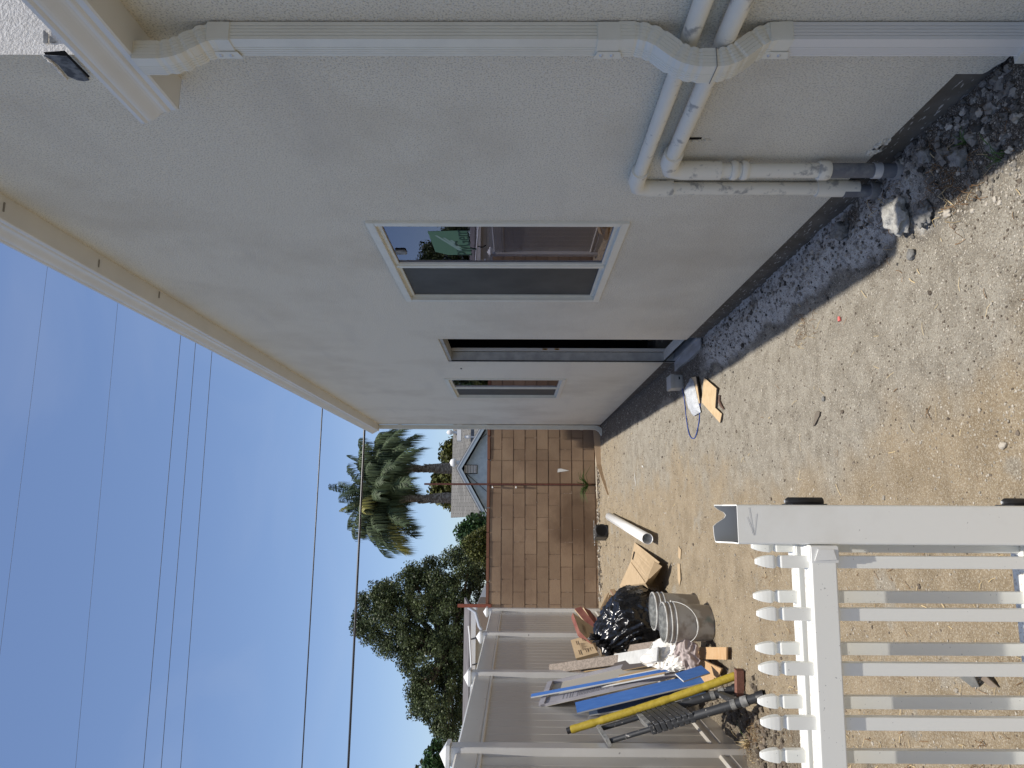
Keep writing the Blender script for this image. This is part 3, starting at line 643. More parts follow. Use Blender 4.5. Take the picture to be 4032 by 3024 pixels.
# plaster scar beside the pipes and the broken edge by the footing
obj('wall_gap', MB().box((A-.0025, 2.395, .83), (A-.0005, 2.408, .91)), 'dark', house)
sc_ = MB()
for i in range(14): sc_.rock((A-.001, 2.412+rg.uniform(-.004, .006), .80+.009*i), rg.uniform(.004, .008), 2, .5, 0, (.6, 1, 1.4), i+300)
obj('loose_plaster', sc_, 'stucco', house); sc_ = MB()
for i in range(16): sc_.rock((A-.002, 2.47+rg.uniform(-.06, .06), .145+rg.uniform(-.006, .03)), rg.uniform(.006, .014), 2, .6, 0, (.7, 1, .8), i+330)
obj('loose_plaster', sc_, 'stucco', house)
obj('wall_gap', MB().slab([(A-.003, 2.44, .150), (A-.003, 2.50, .146), (A-.003, 2.52, .163), (A-.003, 2.475, .172)], V((-.001, 0, 0))), 'dark', house)
obj('wall_gap', MB().box((A-.002, 6.745, 2.03), (A-.0005, 6.79, 2.045)), 'dark', house)

# ================================================================ BLOCK WALL
YB = 12.2; CH = .1985; ZT = 1.945
bw = thing('block_wall', 'brown concrete block wall closing the back of the yard', 'wall', (1.2, YB+.1, .1))
bl = MB(); rb = random.Random(11)
for r in range(10):
    z1 = ZT-r*CH; z0 = z1-CH
    segs = [(.393, .798, -.012)]
    x = .393-(.145 if r % 2 == 0 else .345); segs.append((x, .393, 0))
    while x > -1.75: segs.append((x-.405, x, 0)); x -= .405
    x = .798+(.19 if r % 2 == 0 else .39); segs.append((.798, x, 0))
    while x < 5: segs.append((x, x+.405, 0)); x += .405
    for a, b_, dy in segs:
        g_ = .0045; oy = YB+dy+rb.uniform(-.002, .002); oz = rb.uniform(-.001, .001)
        bl.box((max(a, -1.9)+g_, oy, z0+g_*.8+oz), (b_-g_, oy+.19, z1-g_*.8+oz), bev=.005)
obj('blocks', bl, 'block', bw)
obj('mortar', MB().box((-1.9, YB+.007, -.3), (5.2, YB+.18, ZT-.004)), 'mortar', bw)
cb = MB(); x = -1.62
while x < 5: cb.box((x+.004, YB-.012, ZT+.002), (x+.40, YB+.20, ZT+.052), bev=.006); x += .405
obj('cap', cb, 'capblock', bw)
dr = MB()
for i in range(60):
    k = rb.randrange(6); zz = ZT-CH*rb.randrange(1, 9); dr.rock((rb.uniform(-1.5, 1.3), YB+.001, zz+rb.uniform(-.006, .006)), rb.uniform(.004, .012), 1, .5, 0, (1, .4, .8), i+3)
obj('mortar_crumbs', dr, 'mortar', bw)
sp_ = MB(); sp_.slab([(.60, YB-.0155, .80), (.66, YB-.0155, .79), (.665, YB-.0155, .74), (.63, YB-.0155, .60), (.615, YB-.0155, .70)], V((0, -.002, 0)))
obj('paint_splash', sp_, 'vinyl', bw)
po = thing('metal_pole', 'tall thin rusty pole standing against the block wall', 'pole', (.392, YB-.03, .15))
obj('shaft', MB().tube([(.398, YB-.03, .12), (.393, YB-.03, 3.06)], .0165, 10), 'rust', po)
for z in (1.90, 1.50): obj('hook', MB().tube([(.385, YB-.03, z), (.335, YB-.035, z), (.335, YB-.035, z-.14)], .006, 6), 'rust', po); obj('insulator', MB().rock((.345, YB-.05, z), .02, 2, .1), 'vinyl', po)
tag(obj('metal_post', MB().box((-1.618, 12.16, 1.90), (-1.565, 12.20, 2.46), bev=.004), 'rustpost', base=(-1.6, 12.18, 1.9)), 'short square red primed post rising at the left end of the block wall', 'post')
ws = MB()                                            # weed at the foot of the pole
for i in range(34):
    a = rb.random()*6.28; l = rb.uniform(.12, .42); c_ = V((.39, YB-.06, .28)); t = V((cos(a)*.6, -.25*rb.random()-.1, rb.uniform(.15, 1))).normalized()
    ws.tube([c_+V((0, 0, -.14)), c_, c_+t*l*.5, c_+t*l+V((0, 0, -l*.35))], [.004, .004, .005, .001], 4, caps=False)
tag(obj('weed', ws, 'grass', base=(.39, YB-.06, .14)), 'green grassy weed growing at the foot of the rusty pole', 'weed')
tb = MB().slab([(1.33, 11.55, .125), (1.33, 11.62, .125), (.62, 12.06, .14), (.16, 11.2, .122), (.18, 11.17, .122), (.66, 11.9, .135)], V((0, 0, .018)))
tag(obj('bender_board', MB().slab([(1.36, 11.70, .12), (.70, 11.60, .12), (.20, 10.72, .115), (.20, 10.72, .145), (.70, 11.60, .20), (1.36, 11.70, .24)], V((0, .02, 0))), mat('bender', (.45, .33, .22), .8, .2), base=(.7, 11.6, .12)), 'low tan edging board curving out from the back corner of the house', 'edging')
tag(obj('wood_strip', MB().tube([(.16, 11.98, .15), (.45, 12.02, .155), (.98, 12.0, .16)], .012, 6), mat('palewood', (.62, .54, .42), .8, .2), base=(.5, 12, .15)), 'thin pale stick lying along the foot of the block wall', 'stick')
# ================================================================ WHITE VINYL PRIVACY FENCE
FX = -1.59
fe = thing('privacy_fence', 'tall white vinyl privacy fence along the left side of the yard', 'fence', (FX, 8, 0))
PY = [2.80, 4.97, 7.14, 9.31, 11.48]
def gf(y): return gz(-1.55, y) if y > 1.6 else 0
for i, y in enumerate(PY):
    g0 = gf(y)
    po_ = obj('post', MB().box((-1.655, y, g0-.1), (-1.540, y+.115, 1.925+.01*(i > 3)), bev=.004), 'fence_lit', fe)
    zc = 1.925+.01*(i > 3); c_ = MB(); cx, cy = -1.5975, y+.0575
    h = .072; c_.box((cx-h, cy-h, zc), (cx+h, cy+h, zc+.028), bev=.003)
    h = .065; c_.add([(cx-h, cy-h, zc+.028), (cx+h, cy-h, zc+.028), (cx+h, cy+h, zc+.028), (cx-h, cy+h, zc+.028), (cx, cy, zc+.075)], [(0, 1, 4), (1, 2, 4), (2, 3, 4), (3, 0, 4)])
    obj('post_cap', c_, 'fence_lit', po_)
for i in range(4):
    y0, y1 = PY[i]+.115, PY[i+1]; g0 = gf((y0+y1)/2)
    pm = MB(); k = 12; wv = (y1-y0)/k                 # tongue and groove boards: shallow v between boards
    prof = []
    for j in range(k):
        a = y0+j*wv; prof += [(a, FX-.006), (a+.007, FX), (a+wv-.007, FX), (a+wv, FX-.006)]
    vs = [V((x, y, z)) for z in (g0+.10, 1.75) for (y, x) in prof]; n_ = len(prof)
    pm.add(vs, [(q, q+1, n_+q+1, n_+q) for q in range(n_-1)])
    pm.add([(FX-.02, y0, g0+.1), (FX-.02, y1, g0+.1), (FX-.02, y1, 1.75), (FX-.02, y0, 1.75)], [(0, 3, 2, 1)])
    obj('panel', pm, 'fence', fe)
    def rail(z0, z1):
        p = [(FX-.03, z0), (FX+.012, z0), (FX+.016, z0+.006), (FX+.016, z0+.016), (FX+.010, z0+.020), (FX+.010, z0+.028), (FX+.016, z0+.032), (FX+.016, z1-.012), (FX+.008, z1), (FX-.03, z1)]
        mb = MB(); P3 = [V((a, y0, c)) for a, c in p]+[V((a, y1, c)) for a, c in p]; kk = len(p)
        mb.add(P3, [(q, (q+1) % kk, kk+(q+1) % kk, kk+q) for q in range(kk)]); return mb
    obj('top_rail', rail(1.715, 1.892), 'fence', fe)
    mb = MB(); p = [(FX-.03, g0-.05), (FX+.016, g0-.05), (FX+.016, g0+.085), (FX+.008, g0+.10), (FX+.008, g0+.125), (FX+.016, g0+.130), (FX+.016, g0+.150), (FX+.004, g0+.162), (FX-.03, g0+.162)]
    P3 = [V((a, y0, c)) for a, c in p]+[V((a, y1, c)) for a, c in p]; kk = len(p)
    mb.add(P3, [(q, (q+1) % kk, kk+(q+1) % kk, kk+q) for q in range(kk)]); obj('bottom_rail', mb, 'fence', fe)
# ================================================================ PICKET GATE SECTIONS IN THE FOREGROUND
def picket_mb(x, yf, ztop, zbot, wd=.0315, dp=.022, tilt=0):
    h = wd/2; m_ = MB(); y0, y1 = yf, yf+dp; yc = (y0+y1)/2
    def ring(z, sx, sy): return [V((x-h*sx, yc-dp/2*sy, z)), V((x+h*sx, yc-dp/2*sy, z)), V((x+h*sx, yc+dp/2*sy, z)), V((x-h*sx, yc+dp/2*sy, z))]
    H = [(ztop, .36, .5), (ztop-.003, .48, .65), (ztop-.011, .68, .88), (ztop-.021, .85, 1.05), (ztop-.032, .97, 1.15), (ztop-.042, 1.04, 1.18), (ztop-.0465, 1.04, 1.15), (ztop-.049, .98, 1.02), (ztop-.0525, .80, .75), (ztop-.056, .76, .68), (ztop-.060, .80, .72), (ztop-.066, .99, .98), (ztop-.068, 1, 1), (zbot, 1, 1)]
    vs = []
    for z, a, b_ in H: vs += ring(z, a, b_)
    fs = [(i*4+j, (i+1)*4+j, (i+1)*4+(j+1) % 4, i*4+(j+1) % 4) for i in range(len(H)-1) for j in range(4)]+[(0, 1, 2, 3), tuple(range(len(vs)-4, len(vs)))[::-1]]
    return m_.add(vs, fs)
def bevel_mod(o, w_=.0015, s_=2):
    b_ = o.modifiers.new('bevel', 'BEVEL'); b_.width = w_; b_.segments = s_; b_.limit_method = 'ANGLE'; b_.angle_limit = rad(25); return o
def pick_panel(name, label, yf, xs_, zt, rail_z, x1, slope, base):
    t = thing(name, label, 'picket fence', base)
    for x in xs_: bevel_mod(obj('picket', picket_mb(x, yf+.012, zt-slope*(x+.1), .04), 'picket', t))
    for (za, zb_) in rail_z:
        P = [(x1, yf, za), (x1, yf+.05, za), (x1, yf+.05, zb_), (x1, yf, zb_)]; dx = -1.25-x1
        r2 = MB(); vs = [V(p) for p in P]+[V(p)+V((dx, 0, -dx*slope*1.0)) for p in P]
        r2.add(vs, [(0, 1, 2, 3), (7, 6, 5, 4), (0, 4, 5, 1), (1, 5, 6, 2), (2, 6, 7, 3), (3, 7, 4, 0)])
        bevel_mod(obj('rail', r2, 'picket', t), .004, 3)
    return t
fp = pick_panel('picket_fence', 'front white picket panel fixed to the broken topped post', 1.9, [-.1355, -.267, -.401, -.531, -.662, -.793, -.925], .872, [(.667, .734), (.05, .117)], -.098, .018, (-.1, 1.95, 0))
bp_ = pick_panel('picket_fence', 'second white picket panel standing just behind the front one', 1.984, [-.100, -.233, -.367, -.502, -.635, -.768, -.90], .853, [(.668, .737), (.062, .128)], -.086, .01, (-.1, 2.0, 0))
# post with a torn rim
ps = MB(); px0, px1, py0, py1, wl, cr = -.0905, .0115, 1.9, 2.002, .0036, .006
def rim(x, y):                                         # height of the torn rim round the hollow post
    if y < py0+.05: return .9195
    t = (px1-x)/(px1-px0); k = min(1, (y-py0-.05)/.03)
    if y < py1-cr: return .9195+(.033 if x < -.04 else .012)*k
    prof = ((0, .953), (.10, .950), (.16, .934), (.24, .921), (.33, .922), (.55, .957), (.8, .956), (1, .953))
    for (a, u), (b_, v_) in zip(prof, prof[1:]):
        if t <= b_: return u+(v_-u)*max(0, t-a)/(b_-a)
    return .953
def ringpts(ins):
    out = []
    for (cx, cy, a0) in ((px1-cr, py0+cr, -90), (px1-cr, py1-cr, 0), (px0+cr, py1-cr, 90), (px0+cr, py0+cr, 180)):
        for k in range(5): a = rad(a0+22.5*k); out.append((cx+(cr-ins)*cos(a), cy+(cr-ins)*sin(a)))
        nx_ = {-90: (px1, py1-cr), 0: (px0+cr, py1), 90: (px0, py0+cr), 180: (px1-cr, py0)}[a0]
        l = out[-1]; tgt = {-90: (px1-ins, py1-cr), 0: (px0+cr, py1-ins), 90: (px0+ins, py0+cr), 180: (px1-cr, py0+ins)}[a0]
        for k in range(1, 12): out.append((l[0]+(tgt[0]-l[0])*k/12, l[1]+(tgt[1]-l[1])*k/12))
    return out
o2 = ringpts(0); i2 = ringpts(wl); nn_ = len(o2)
vs = [(x, y, rim(x, y)) for x, y in o2]+[(x, y, rim(*o2[q])) for q, (x, y) in enumerate(i2)]+[(x, y, -.1) for x, y in o2]+[(x, y, .3) for x, y in i2]
ps.add(vs, [(i, (i+1) % nn_, nn_+(i+1) % nn_, nn_+i) for i in range(nn_)])
ps.add(vs, [(i, 2*nn_+i, 2*nn_+(i+1) % nn_, (i+1) % nn_) for i in range(nn_)])
ps.add(vs, [(nn_+i, nn_+(i+1) % nn_, 3*nn_+(i+1) % nn_, 3*nn_+i) for i in range(nn_)], 1)
ps.add(vs, [list(range(3*nn_, 4*nn_))])
M['post_vinyl'] = mat('post_vinyl', (.82, .81, .75), .34, .5, extra=ex_scuff)
pst = obj('post', ps, ['post_vinyl', 'inner_shade'], fp, label='square white post with a torn jagged top')
pk = MB()                                              # pencil marks
for a, b_ in (((-.020, .895), (-.068, .880)), ((.004, .889), (-.066, .881)), ((-.012, .870+.0), (-.066, .879))):
    A1 = V((a[0], 1.8993, a[1])); B1 = V((b_[0], 1.8993, b_[1])); pk.tube([A1, B1], .00022, 4)
obj('pencil_mark', pk, 'ink_grey', pst)
br = MB()                                              # moulded rail bracket
br.box((-.136, 1.893, .663), (-.0925, 1.958, .738), bev=.003)
bk = obj('bracket', br, 'vinyl', fp)
rc = MB().slab([(-.128, 1.8925, .672), (-.102, 1.8925, .679), (-.102, 1.8925, .718), (-.131, 1.8925, .729)], V((0, -.003, 0)))
obj('bracket_boss', rc, 'vinyl', bk)
br = MB().box((-.130, 1.98, .66), (-.0925, 2.038, .742), bev=.003); obj('bracket', br, 'vinyl', bp_)
br = MB().box((-.130, 1.893, .046), (-.0925, 1.958, .122), bev=.003); obj('bracket', br, 'vinyl', fp)
for z0, z1 in ((.672, .772), (.088, .188)):            # black hinges on the far side of the post
    hg = MB().tube([(.0205, 1.952, z0), (.0205, 1.952, z0+.002), (.0205, 1.952, z1-.006), (.0205, 1.952, z1)], [.0085, .0115, .0115, .007], 16)
    ho = obj('hinge', hg, 'black', fp)
    obj('hinge_plate', MB().box((.0117, 1.915, z0+.004), (.0145, 1.99, z1-.004)), 'black', ho)
    obj('hinge_pin', MB().tube([(.0205, 1.952, z1), (.0205, 1.952, z1+.003)], .004, 10), 'galv', ho)
# ================================================================ THINGS LYING ABOUT THE YARD
def G_(q, x, y, z=.05): return q(2, z, x, y)
def F_(q, x, y, xx=-1.55): return q(0, xx, x, y)
def board(name, lab, cat, pts, t, mt, me='edge', grp=None):
    o = obj(name, MB().slab(pts, t, 0, 1), [mt, me], base=min(pts, key=lambda p: p[2])); return tag(o, lab, cat, grp)
gb = 'blue boards leaning on the white fence'
# --- big blue plank: bottom on the dirt, top against the fence
def lean(q, tl, tr, bl_, br_, xt=-1.55, zb=.02): return [F_(q, *tl, xt), F_(q, *tr, xt), G_(q, *br_, zb), G_(q, *bl_, zb)]
top_c = (F_(d5, 300, 1435)+F_(d5, 355, 1530))/2
def plank(tc_, bc_, width, nrm_hint=V((1, -.35, .3))):  # rectangle from centre of top edge to centre of bottom edge
    ax = (bc_-tc_).normalized(); side = ax.cross(nrm_hint).normalized()*width/2
    return [tc_-side, tc_+side, bc_+side, bc_-side]
def mid(q, a, b_, f, *v): return (f(q, *a, *v)+f(q, *b_, *v))/2
tcn = mid(d5, (300, 1435), (355, 1530), F_, -1.53); bcn = mid(d5, (1690, 1085), (1752, 1215), G_, .03)
board('blue_plank', 'widest bright blue plank leaning on the fence beside the printed carton', 'plank', plank(tcn, bcn, .135), -.012, 'blue', grp=gb)
a_ = d5(0, -1.20, 1460, 1193); b_ = d5(0, -1.16, 1715, 1110)
board('blue_plank', 'short bright blue offcut lying on the foot of the widest blue plank', 'plank', plank(a_+V((.03, -.02, .01)), b_+V((.035, -.02, -.01)), .115), -.010, 'blue', grp=gb)
board('blue_plank', 'dull blue plank mostly hidden under the widest bright blue one', 'plank', plank(mid(c7, (1050, 1005), (1050, 1025), F_, -1.56), G_(c7, 1835, 835, .02)+V((-.06, .02, 0)), .12), -.010, 'blue_dull', grp=gb)
board('blue_plank', 'narrow dull blue strip low against the fence behind the yellow tube', 'plank', plank(F_(c7, 1440, 950, -1.50), G_(c7, 1830, 850, .02)+V((-.05, 0, 0)), .05), -.010, 'blue_dull', grp=gb)
# --- long printed carton, open side up
T0, T1 = F_(c7, 790, 845, -1.56), F_(c7, 850, 968, -1.56); B0, B1 = c7(0, -1.30, 1500, 690), G_(c7, 1785, 745, .03)
ctn = thing('long_carton', 'long open white printed carton leaning on the fence between blue boards', 'carton', (B1.x, B1.y, 0))
Ax = ((B0+B1)/2-(T0+T1)/2); Ax.normalize()
wd = (T1-T0); wd = wd-Ax*wd.dot(Ax); N_ = wd.cross(Ax).normalized()
if N_.x < 0: N_ = -N_
LN = ((B1-T1)).length; Tm = T0; wn_ = wd.normalized(); ww = wd.length
fl = MB().slab([Tm, Tm+wd, Tm+wd+Ax*LN, Tm+Ax*LN], -N_*.004 if False else V(-N_*.004)); obj('floor', fl, 'tray_in', ctn)
sd = MB().slab([Tm+wd*.72, Tm+wd, Tm+wd+Ax*LN, Tm+wd*.72+Ax*LN], V(N_*.018)); s_o = obj('side', sd, 'tray', ctn, label='printed long side of the carton')
sd = MB().slab([Tm-wn_*.01, Tm, Tm+Ax*LN*.8, Tm-wn_*.01+Ax*LN*.8], V(N_*.028)); obj('side', sd, 'tray', ctn)
en = MB().slab([Tm-Ax*.012, Tm+Ax*.035, Tm+wd+Ax*.035, Tm+wd-Ax*.012], V(N_*.03)); obj('end_flap', en, 'tray', ctn)
pr = MB(); rp = random.Random(2)
def pbar(u0, u1, v0, v1):
    o_ = Tm+wd*.72+N_*.0185; pr.slab([o_+Ax*u0+wd*.28*v0, o_+Ax*u1+wd*.28*v0, o_+Ax*u1+wd*.28*v1, o_+Ax*u0+wd*.28*v1], V(N_*.0006))
for u0, u1 in ((.20, .205), (.235, .24), (.262, .268), (.285, .29), (.33, .336)): pbar(u0*LN/1.25, u1*LN/1.25, .1, .9)
for r in range(6):
    u = .345
    while u < .60: l = rp.uniform(.01, .05); pbar(u*LN/1.25, (u+l)*LN/1.25, .1+.13*r, .17+.13*r); u += l+.008
u = .66
while u < .84: l = rp.uniform(.003, .009); pbar(u*LN/1.25, (u+l)*LN/1.25, .12, .85); u += l+.005
obj('printing', pr, 'ink_grey', s_o)
board('blue_plank', 'narrow bright blue strip standing tallest of all, crossing the carton', 'plank', plank(F_(c7, 665, 916, -1.545), c7(0, -1.26, 1590, 742), .042), -.012, 'blue', grp=gb)
board('trim_strip', 'tan moulding strip just right of the tall narrow blue strip', 'trim strip', plank(F_(c7, 1252, 785, -1.40), c7(0, -1.25, 1600, 712), .03), -.012, 'tan_strip', grp='tan trim strips in the open carton')
board('trim_strip', 'lower tan moulding strip between blue strip and printed carton', 'trim strip', plank(F_(c7, 1138, 848, -1.43), c7(0, -1.25, 1560, 765), .03), -.012, 'tan_strip', grp='tan trim strips in the open carton')
# --- grey planks right of the carton
gp = 'grey flooring planks leaning on the fence'
board('grey_plank', 'long speckled grey brown plank reaching high up the fence', 'plank', plank(mid(c7, (783, 715), (788, 765), F_, -1.55), c7(0, -1.27, 1500, 640), .085, V((.25, -.6, 1))), -.030, 'greyplank', 'tan_strip', gp)
board('grey_plank', 'pale grey board lying over the speckled plank near the bag', 'plank', plank(c7(0, -1.40, 1215, 678), c7(0, -1.10, 1510, 638), .105, V((.3, -.5, 1))), -.012, 'lightplank', grp=gp)
board('grey_plank', 'taupe board end tucked behind the pale grey board', 'plank', plank(c7(0, -1.44, 1185, 630), c7(0, -1.15, 1500, 590), .095, V((.3, -.5, 1))), -.012, 'greyplank', grp=gp)
board('grey_plank', 'dark brown board in shadow below the pale grey board', 'plank', plank(c7(0, -1.46, 1190, 735), c7(0, -1.15, 1520, 665), .09, V((.5, -.6, .6))), -.012, 'darkplank', 'tan_strip', gp)
board('grey_plank', 'dark board hidden against the fence behind the speckled plank', 'plank', plank(F_(c7, 930, 750, -1.57), c7(0, -1.35, 1400, 690), .07), -.012, 'darkplank', 'tan_strip', gp)
# --- telescopic ladder
LT, RT = V((-1.50, 4.979, .891)), V((-1.50, 5.249, .913)); LF, RF = V((-1.105, 4.549, .0)), V((-1.172, 5.02, .01))
ld = thing('telescopic_ladder', 'black telescopic ladder with collapsed rungs leaning on the white fence', 'ladder', ((LF.x+RF.x)/2, (LF.y+RF.y)/2, 0))
for T, Fo in ((LT, LF), (RT, RF)):
    d = Fo-T; P = lambda t: T+d*t
    obj('rail', MB().tube([P(.0), P(.42)], .0165, 14).tube([P(.42), P(.44), P(1.0)], [.024, .0275, .0275], 16), 'ladder', ld)
    obj('foot', MB().tube([P(.955), P(.96), P(1.0)], [.031, .033, .035], 14), 'black', ld)
    obj('rail_collar', MB().tube([P(.80), P(.83)], .0305, 16).tube([P(.86), P(.862), P(.90)], [.028, .032, .032], 16), 'ladder_cap', ld)
top = MB(); e1 = (RT-LT).normalized(); dn = (LF-LT).normalized(); nm = e1.cross(dn).normalized()
top.obox((LT+RT)/2-dn*.004, e1*.165, dn*.014, nm*.024); obj('top_cap', top, 'ladder_cap', ld)
for i in range(8):                                     # stacked rungs
    t = .295+i*.036; a, b_ = LT+(LF-LT)*t, RT+(RF-RT)*t; ex = (b_-a).normalized(); L_ = (b_-a).length/2
    mb = MB().obox((a+b_)/2, ex*(L_-.012), dn*.0172, nm*.028)
    rg_ = obj('rung', mb, 'ladder_cap' if i == 0 else 'ladder', ld)
    for e_ in (a, b_): bevel_mod(obj('rung_collar', MB().obox(e_, ex*.030, dn*.0172, nm*.031), 'ladder', rg_), .006)
t = .855; a, b_ = LT+(LF-LT)*t, RT+(RF-RT)*t
obj('rung', MB().obox((a+b_)/2, (b_-a).normalized()*((b_-a).length/2-.02), dn*.014, nm*.02), 'ladder', ld)
# --- yellow wrapped tube
T, B_ = V((-1.53, 5.332, 1.108)), V((-1.10, 5.03, .03)); pts = []; rr = []
for i in range(61):
    t = i/60; pts.append(T+(B_-T)*t+V((0, 0, -.03*sin(pi*t)))); rr.append(.0268+.0022*noise.noise(V((t*30, 0, 0)))-(.003 if i in (9, 10, 23, 35, 36, 48) else 0))
yt = thing('yellow_tube', 'long yellow wrapped tube leaning on the fence beside the ladder', 'tube', B_)
obj('wrapped_shaft', MB().tube(pts, rr, 18), 'yellow', yt); dT = (T-B_).normalized()
obj('tube_end', MB().tube([T+dT*.001, T+dT*.03], .0215, 16), 'black', yt)
# --- wooden stake block behind the pickets
tag(obj('wood_block', MB().obox((-1.118, 4.93, .035), (.080, -.008, .0), (.003, .026, 0), (0, 0, .024)), 'wood_post', base=(-1.1, 4.93, 0)), 'short reddish weathered timber lying beside the ladder feet', 'timber')
# --- plywood offcuts on the ground
gpw = 'plywood offcuts on the dirt'
def flat(name, lab, cat, pts, t, mt, me, grp, z=.05):
    return board(name, lab, cat, pts, t, mt, me, grp)
def flatpts(q, pts, zs_): return [G_(q, x, y, z) for (x, y), z in zip(pts, zs_)]
board('plywood_piece', 'plywood offcut nearest the buckets, square end towards the camera', 'plywood', flatpts(c7, [(1760, 592), (1985, 592), (1985, 676), (1800, 672)], [.10, .035, .035, .10]), -.012, 'ply', 'ply', gpw)
board('plywood_piece', 'tilted plywood offcut in the middle of the three', 'plywood', flatpts(c7, [(1745, 640), (1950, 735), (1925, 805), (1738, 712)], [.13, .05, .05, .12]), -.012, 'ply', 'ply', gpw)
board('plywood_piece', 'lowest plywood offcut beside the end of the yellow tube', 'plywood', flatpts(c7, [(1740, 715), (1900, 790), (1895, 835), (1735, 815)], [.07, .02, .02, .06]), -.010, 'ply', 'ply', gpw)
# --- buckets
def bucket(c_, lab, handle, tilt=(0, 0)):
    t = thing('plastic_bucket', lab, 'bucket', c_, 'buckets caked with dried cement'); H = .365
    ax = V((tilt[0], tilt[1], 1)).normalized(); pr_ = [(0, 0), (.128, 0), (.131, .006), (.144, .26), (.1445, .262), (.1445, H)]
    obj('body', MB().lathe(c_, pr_, 40, axis=ax), 'bucket', t)
    obj('cement_lining', MB().lathe(c_, [(.1415, H-.002), (.137, H-.10), (.126, .05), (.08, .04), (0, .035)][::-1], 40, axis=ax), 'cement', t)
    for z, r in ((H-.006, .151), (H-.045, .152), (H-.082, .152)):
        obj('rim', MB().lathe(c_, [(r-.008, z-.006), (r, z-.005), (r+.001, z), (r, z+.006), (r-.009, z+.007)], 40, axis=ax), 'bucket_rim', t)
    if handle:
        a = c_+V((-.155, 0, H-.07)); b_ = c_+V((.155, 0, H-.07)); P = []
        for i in range(21):
            th = pi*i/20; P.append(c_+V((-.158*cos(th), -.158*sin(th)-.004, H-.07-.165*sin(th)**.8)))
        h_ = obj('handle', MB().tube(P, .0028, 8), 'wire', t)
        obj('grip', MB().tube(P[8:13], .0075, 10), 'bucket_rim', h_)
        rm = MB()
        for s_ in (-1, 1): rm.rock(c_+V((s_*.154, 0, H-.07)), .014, 2, .1)
        obj('handle_ear', rm, 'bucket_rim', t)
BF = V((-.862, 5.70, .0)); BB = V((-.83, 6.10, .0))
BF.z = gz(BF.x, BF.y)-.004; BB.z = gz(BB.x, BB.y)-.004
bucket(BF, 'cement stained grey bucket in front, with a wire handle hanging down', True, (.01, -.02))
bucket(BB, 'second grey bucket standing behind the stained one', False, (0, -.03))
# --- rags draped between bucket and boards
def cloth(cx, cy, cz, sx, sy, sz, sd, name, lab, mt, tilt=0):
    vs, fs = ICO[4]; mb = MB(); out = []
    for p in vs:
        q = p*1.0; a = noise.noise(p*1.6+V((sd, 0, 0))); b_ = noise.noise(V((p.x*4, p.y*4, p.z*1.6))+V((0, sd, 0))); c_ = 1-abs(noise.noise(V((p.x*5, p.y*5, p.z*1.2+sd))))*1.6
        r = 1+.45*a+.25*b_-.22*c_; out.append(V((cx+q.x*sx*r, cy+q.y*sy*r, max(gz(cx, cy)-.01, cz+q.z*sz*r+tilt*q.x))))
    mb.add(out, fs, 0, True); return tag(obj(name, mb, mt, base=(cx, cy, gz(cx, cy))), lab, 'cloth', 'paint rags by the buckets')
def folds(ctr, ax, ay, th, sd, name, lab, mt, n_=46, amp=.035):
    # a sheet of cloth pushed into folds: a domed grid with sharp wandering ridges
    mb = MB(); vs = []; ctr, ax, ay = V(ctr), V(ax), V(ay); nm_ = ax.cross(ay).normalized()
    for i in range(n_):
        for j in range(n_):
            u_, v_ = i/(n_-1)*2-1, j/(n_-1)*2-1; rr_ = min(1, math.hypot(u_, v_)); k = 1/max(1, math.hypot(u_, v_)*.96)
            w = noise.noise(V((u_*1.5+sd, v_*1.5, 0))); r1 = 1-abs(noise.noise(V((u_*1.3+w*1.2, v_*2.1+sd, 1))))*2.4; r2 = 1-abs(noise.noise(V((u_*3+w, v_*3.4+sd, 2))))*2.4
            e_ = 1+.28*noise.noise(V((math.atan2(v_, u_)*1.3, sd, 5)))
            p = ctr+ax*u_*k*e_+ay*v_*k*e_+nm_*(th*(1-rr_**3)+amp*max(0, r1)+amp*.22*max(0, r2)); p.z = max(p.z, gz(p.x, p.y)+.002); vs.append(p)
    mb.add(vs, [(i*n_+j, (i+1)*n_+j, (i+1)*n_+j+1, i*n_+j+1) for i in range(n_-1) for j in range(n_-1)], 0, True)
    return tag(obj(name, mb, mt, base=(ctr.x, ctr.y, gz(ctr.x, ctr.y))), lab, 'cloth', 'paint rags by the buckets')
def cw7(x, y, yy): return c7(1, yy, x, y)
folds(cw7(1560, 640, 5.86), (.11, -.02, -.02), (-.03, .11, .13), -.05 if False else .05, 3.3, 'rag', 'crumpled white paint stained rag beside the front bucket', 'cloth', amp=.032)
folds(cw7(1640, 700, 5.66), (.06, 0, 0), (-.02, .07, .085), .04, 5.1, 'rag', 'small white fold of cloth hanging below the large white rag', 'cloth', amp=.022)
folds(cw7(1715, 640, 5.62), (.115, .01, 0), (-.01, .07, .075), .05, 8.1, 'rag', 'grey brown bunched rag on the ground below the white one', 'cloth2', amp=.028)
